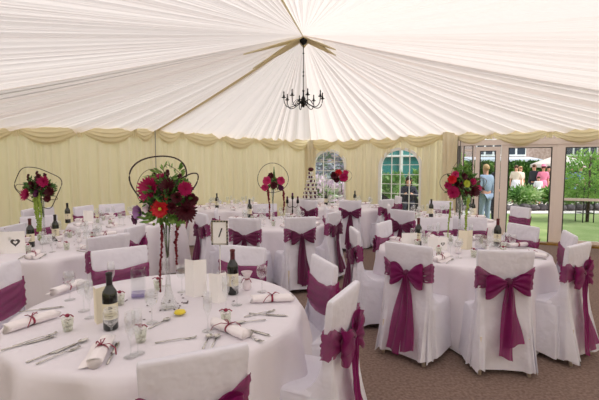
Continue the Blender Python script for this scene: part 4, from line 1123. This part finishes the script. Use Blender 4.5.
    def hfn(u, v):
        t = 2*PI*u; front = max(0, sin(t)); lim = .58 if front > .3 else 1.0
        lo = -1.25 if (long_hair and front < .4) else -.35
        if front > .25: lo = .42
        el_ = PI/2-v*(PI/2-math.asin(max(-1, min(1, lo)))) if lo >= -1 else PI/2-v*(PI/2+.6)
        r_ = .098*k
        x = r_*.92*cos(el_)*cos(t); y = hy-.008*k+r_*1.0*cos(el_)*sin(t); z = hz+.018*k+r_*1.12*sin(el_)
        if lo < -1 and v > .6: z = hz-.06*k-(v-.6)/.4*.14*k; x = .095*k*cos(t); y = hy-.01*k+.085*k*sin(t)
        return (x, y, z)
    if not bald: m.grid(hfn, 28, 10, wu=True); m.build('hair', hair, root)
    if hat:
        m = MB(); zt_ = hz+.07*k; m.lathe([(.17*k, 0), (.172*k, .008), (.09*k, .02), (.085*k, .09*k), (.05*k, .105*k)], 24, (0, hy, zt_)); m.build('hat', hat, root)
    return root
person((5.0, 11.0, 0), .3, 1.66, 'fair-haired person in blue-grey top seen through the glazed door, back turned', 'cloth_grey', 'cloth_grey', 'hair_fair')
person((5.5, 11.4, 0), .5, 1.74, 'person in dark navy suit behind the door edge, beside a grey-clad guest', 'cloth_navy', 'cloth_navy', 'hair_brown')
person((9.6, 18.2, 0), 2.6, 1.66, 'guest in pale pink and white dress at left of doorway opening', 'cloth_cream', 'cloth_white', 'hair_brown', dress=True)
person((10.1, 18.8, 0), 3.4, 1.62, 'guest in cream dress just right of pale pink dressed guest', 'cloth_cream', 'cloth_cream', 'hair_fair', dress=True)
person((10.4, 18.2, 0), 1.8, 1.70, 'guest in dark suit left of the pink dress in the garden', 'cloth_charcoal', 'cloth_charcoal', 'hair_brown')
person((10.62, 17.9, 0), 3.0, 1.66, 'guest in bright pink dress and pink hat in the garden', 'cloth_pink', 'cloth_pink', 'hair_brown', dress=True, hat='cloth_pink')
person((10.02, 17.2, 0), 2.9, 1.2, 'child in white dress before the pink dressed guest', 'cloth_white', 'cloth_white', 'hair_brown', dress=True)
person((11.75, 19.4, 0), 3.2, 1.64, 'guest in brown jacket near the wide door post', 'cloth_brown', 'cloth_charcoal', 'hair_dark')
person((11.9, 18.8, 0), 3.0, 1.68, 'guest in navy beside the wide door post', 'cloth_navy', 'cloth_navy', 'hair_dark')
person((12.1, 18.3, 0), 2.9, 1.62, 'guest in light blue seen through pane right of the post', 'cloth_blue', 'cloth_blue', 'hair_brown', dress=True)
person((12.7, 18.6, 0), 3.3, 1.64, 'guest in blue with pink hat, beside feathery tree', 'cloth_blue', 'cloth_white', 'hair_brown', dress=True, hat='cloth_pink')
# seated woman outside window 2
person((3.02, 11.35, .12), PI-.25, 1.62, 'dark-haired woman in navy seated outside the second arched window', 'cloth_navy', 'cloth_navy', 'hair_dark', seated=True, long_hair=True, arm=(1, 1))
def gchair(loc, rz, label):
    r = empty('garden_chair', loc, rz); tag(r, label, 'chair')
    m = MB(); m.box((0, .02, .44), (.5, .48, .05)); m.build('seat', 'wicker', r, False)
    m = MB(); m.grid(lambda u, v: (.27*cos(PI+PI*u), -.05+.25*-sin(PI*u)*1.0+.0, .45+.42*v*(.6+.4*sin(PI*u))), 16, 6); m.build('backrest', 'wicker', r)
    for x in (-.22, .22):
        for y in (-.2, .2):
            m = MB(); m.tube([(x, y, 0), (x, y, .43)], .018, 6); m.build('leg', 'wicker', r)
gchair((3.02, 11.35, -.03), PI-.25, 'dark garden chair under the seated woman')
gchair((2.35, 11.6, -.03), PI+.3, 'empty dark garden chair left of the seated woman')

# ---------------------------------------------------------------- light, sky, camera
w = bpy.data.worlds.new('sky'); bpy.context.scene.world = w; w.use_nodes = True
nt = w.node_tree; bg = nt.nodes['Background']
tc = nt.nodes.new('ShaderNodeTexCoord'); sp = nt.nodes.new('ShaderNodeSeparateXYZ'); cr = nt.nodes.new('ShaderNodeValToRGB')
nt.links.new(tc.outputs['Generated'], sp.inputs[0]); nt.links.new(sp.outputs['Z'], cr.inputs[0]); nt.links.new(cr.outputs[0], bg.inputs[0])
cr.color_ramp.elements[0].position = 0; cr.color_ramp.elements[0].color = (1, .99, .97, 1)
cr.color_ramp.elements[1].position = .6; cr.color_ramp.elements[1].color = (.86, .93, 1, 1)
bg.inputs[1].default_value = .95
sl = bpy.data.lights.new('sun', 'SUN'); sl.energy = 3.7; sl.angle = math.radians(24); sl.color = (1, .97, .92)
so = bpy.data.objects.new('sun', sl); C.objects.link(so); so.rotation_euler = (math.radians(18), math.radians(36), 0)

cam = bpy.data.cameras.new('camera'); co = bpy.data.objects.new('camera', cam); C.objects.link(co)
cam.sensor_width = 36; cam.lens = F_/599*36; cam.clip_end = 200
co.location = (0, 0, H_); co.rotation_euler = (PI/2-P_, 0, 0)
sc = bpy.context.scene; sc.camera = co
sc.view_settings.view_transform = 'Standard'; sc.view_settings.look = 'None'; sc.view_settings.gamma = 1; sc.view_settings.use_curve_mapping = False
sc.view_settings.exposure = .3
try:
    sc.cycles.use_denoising = True; sc.cycles.diffuse_bounces = 6; sc.cycles.max_bounces = 14; sc.cycles.transparent_max_bounces = 24
    sc.cycles.caustics_reflective = False; sc.cycles.caustics_refractive = False
except Exception: pass
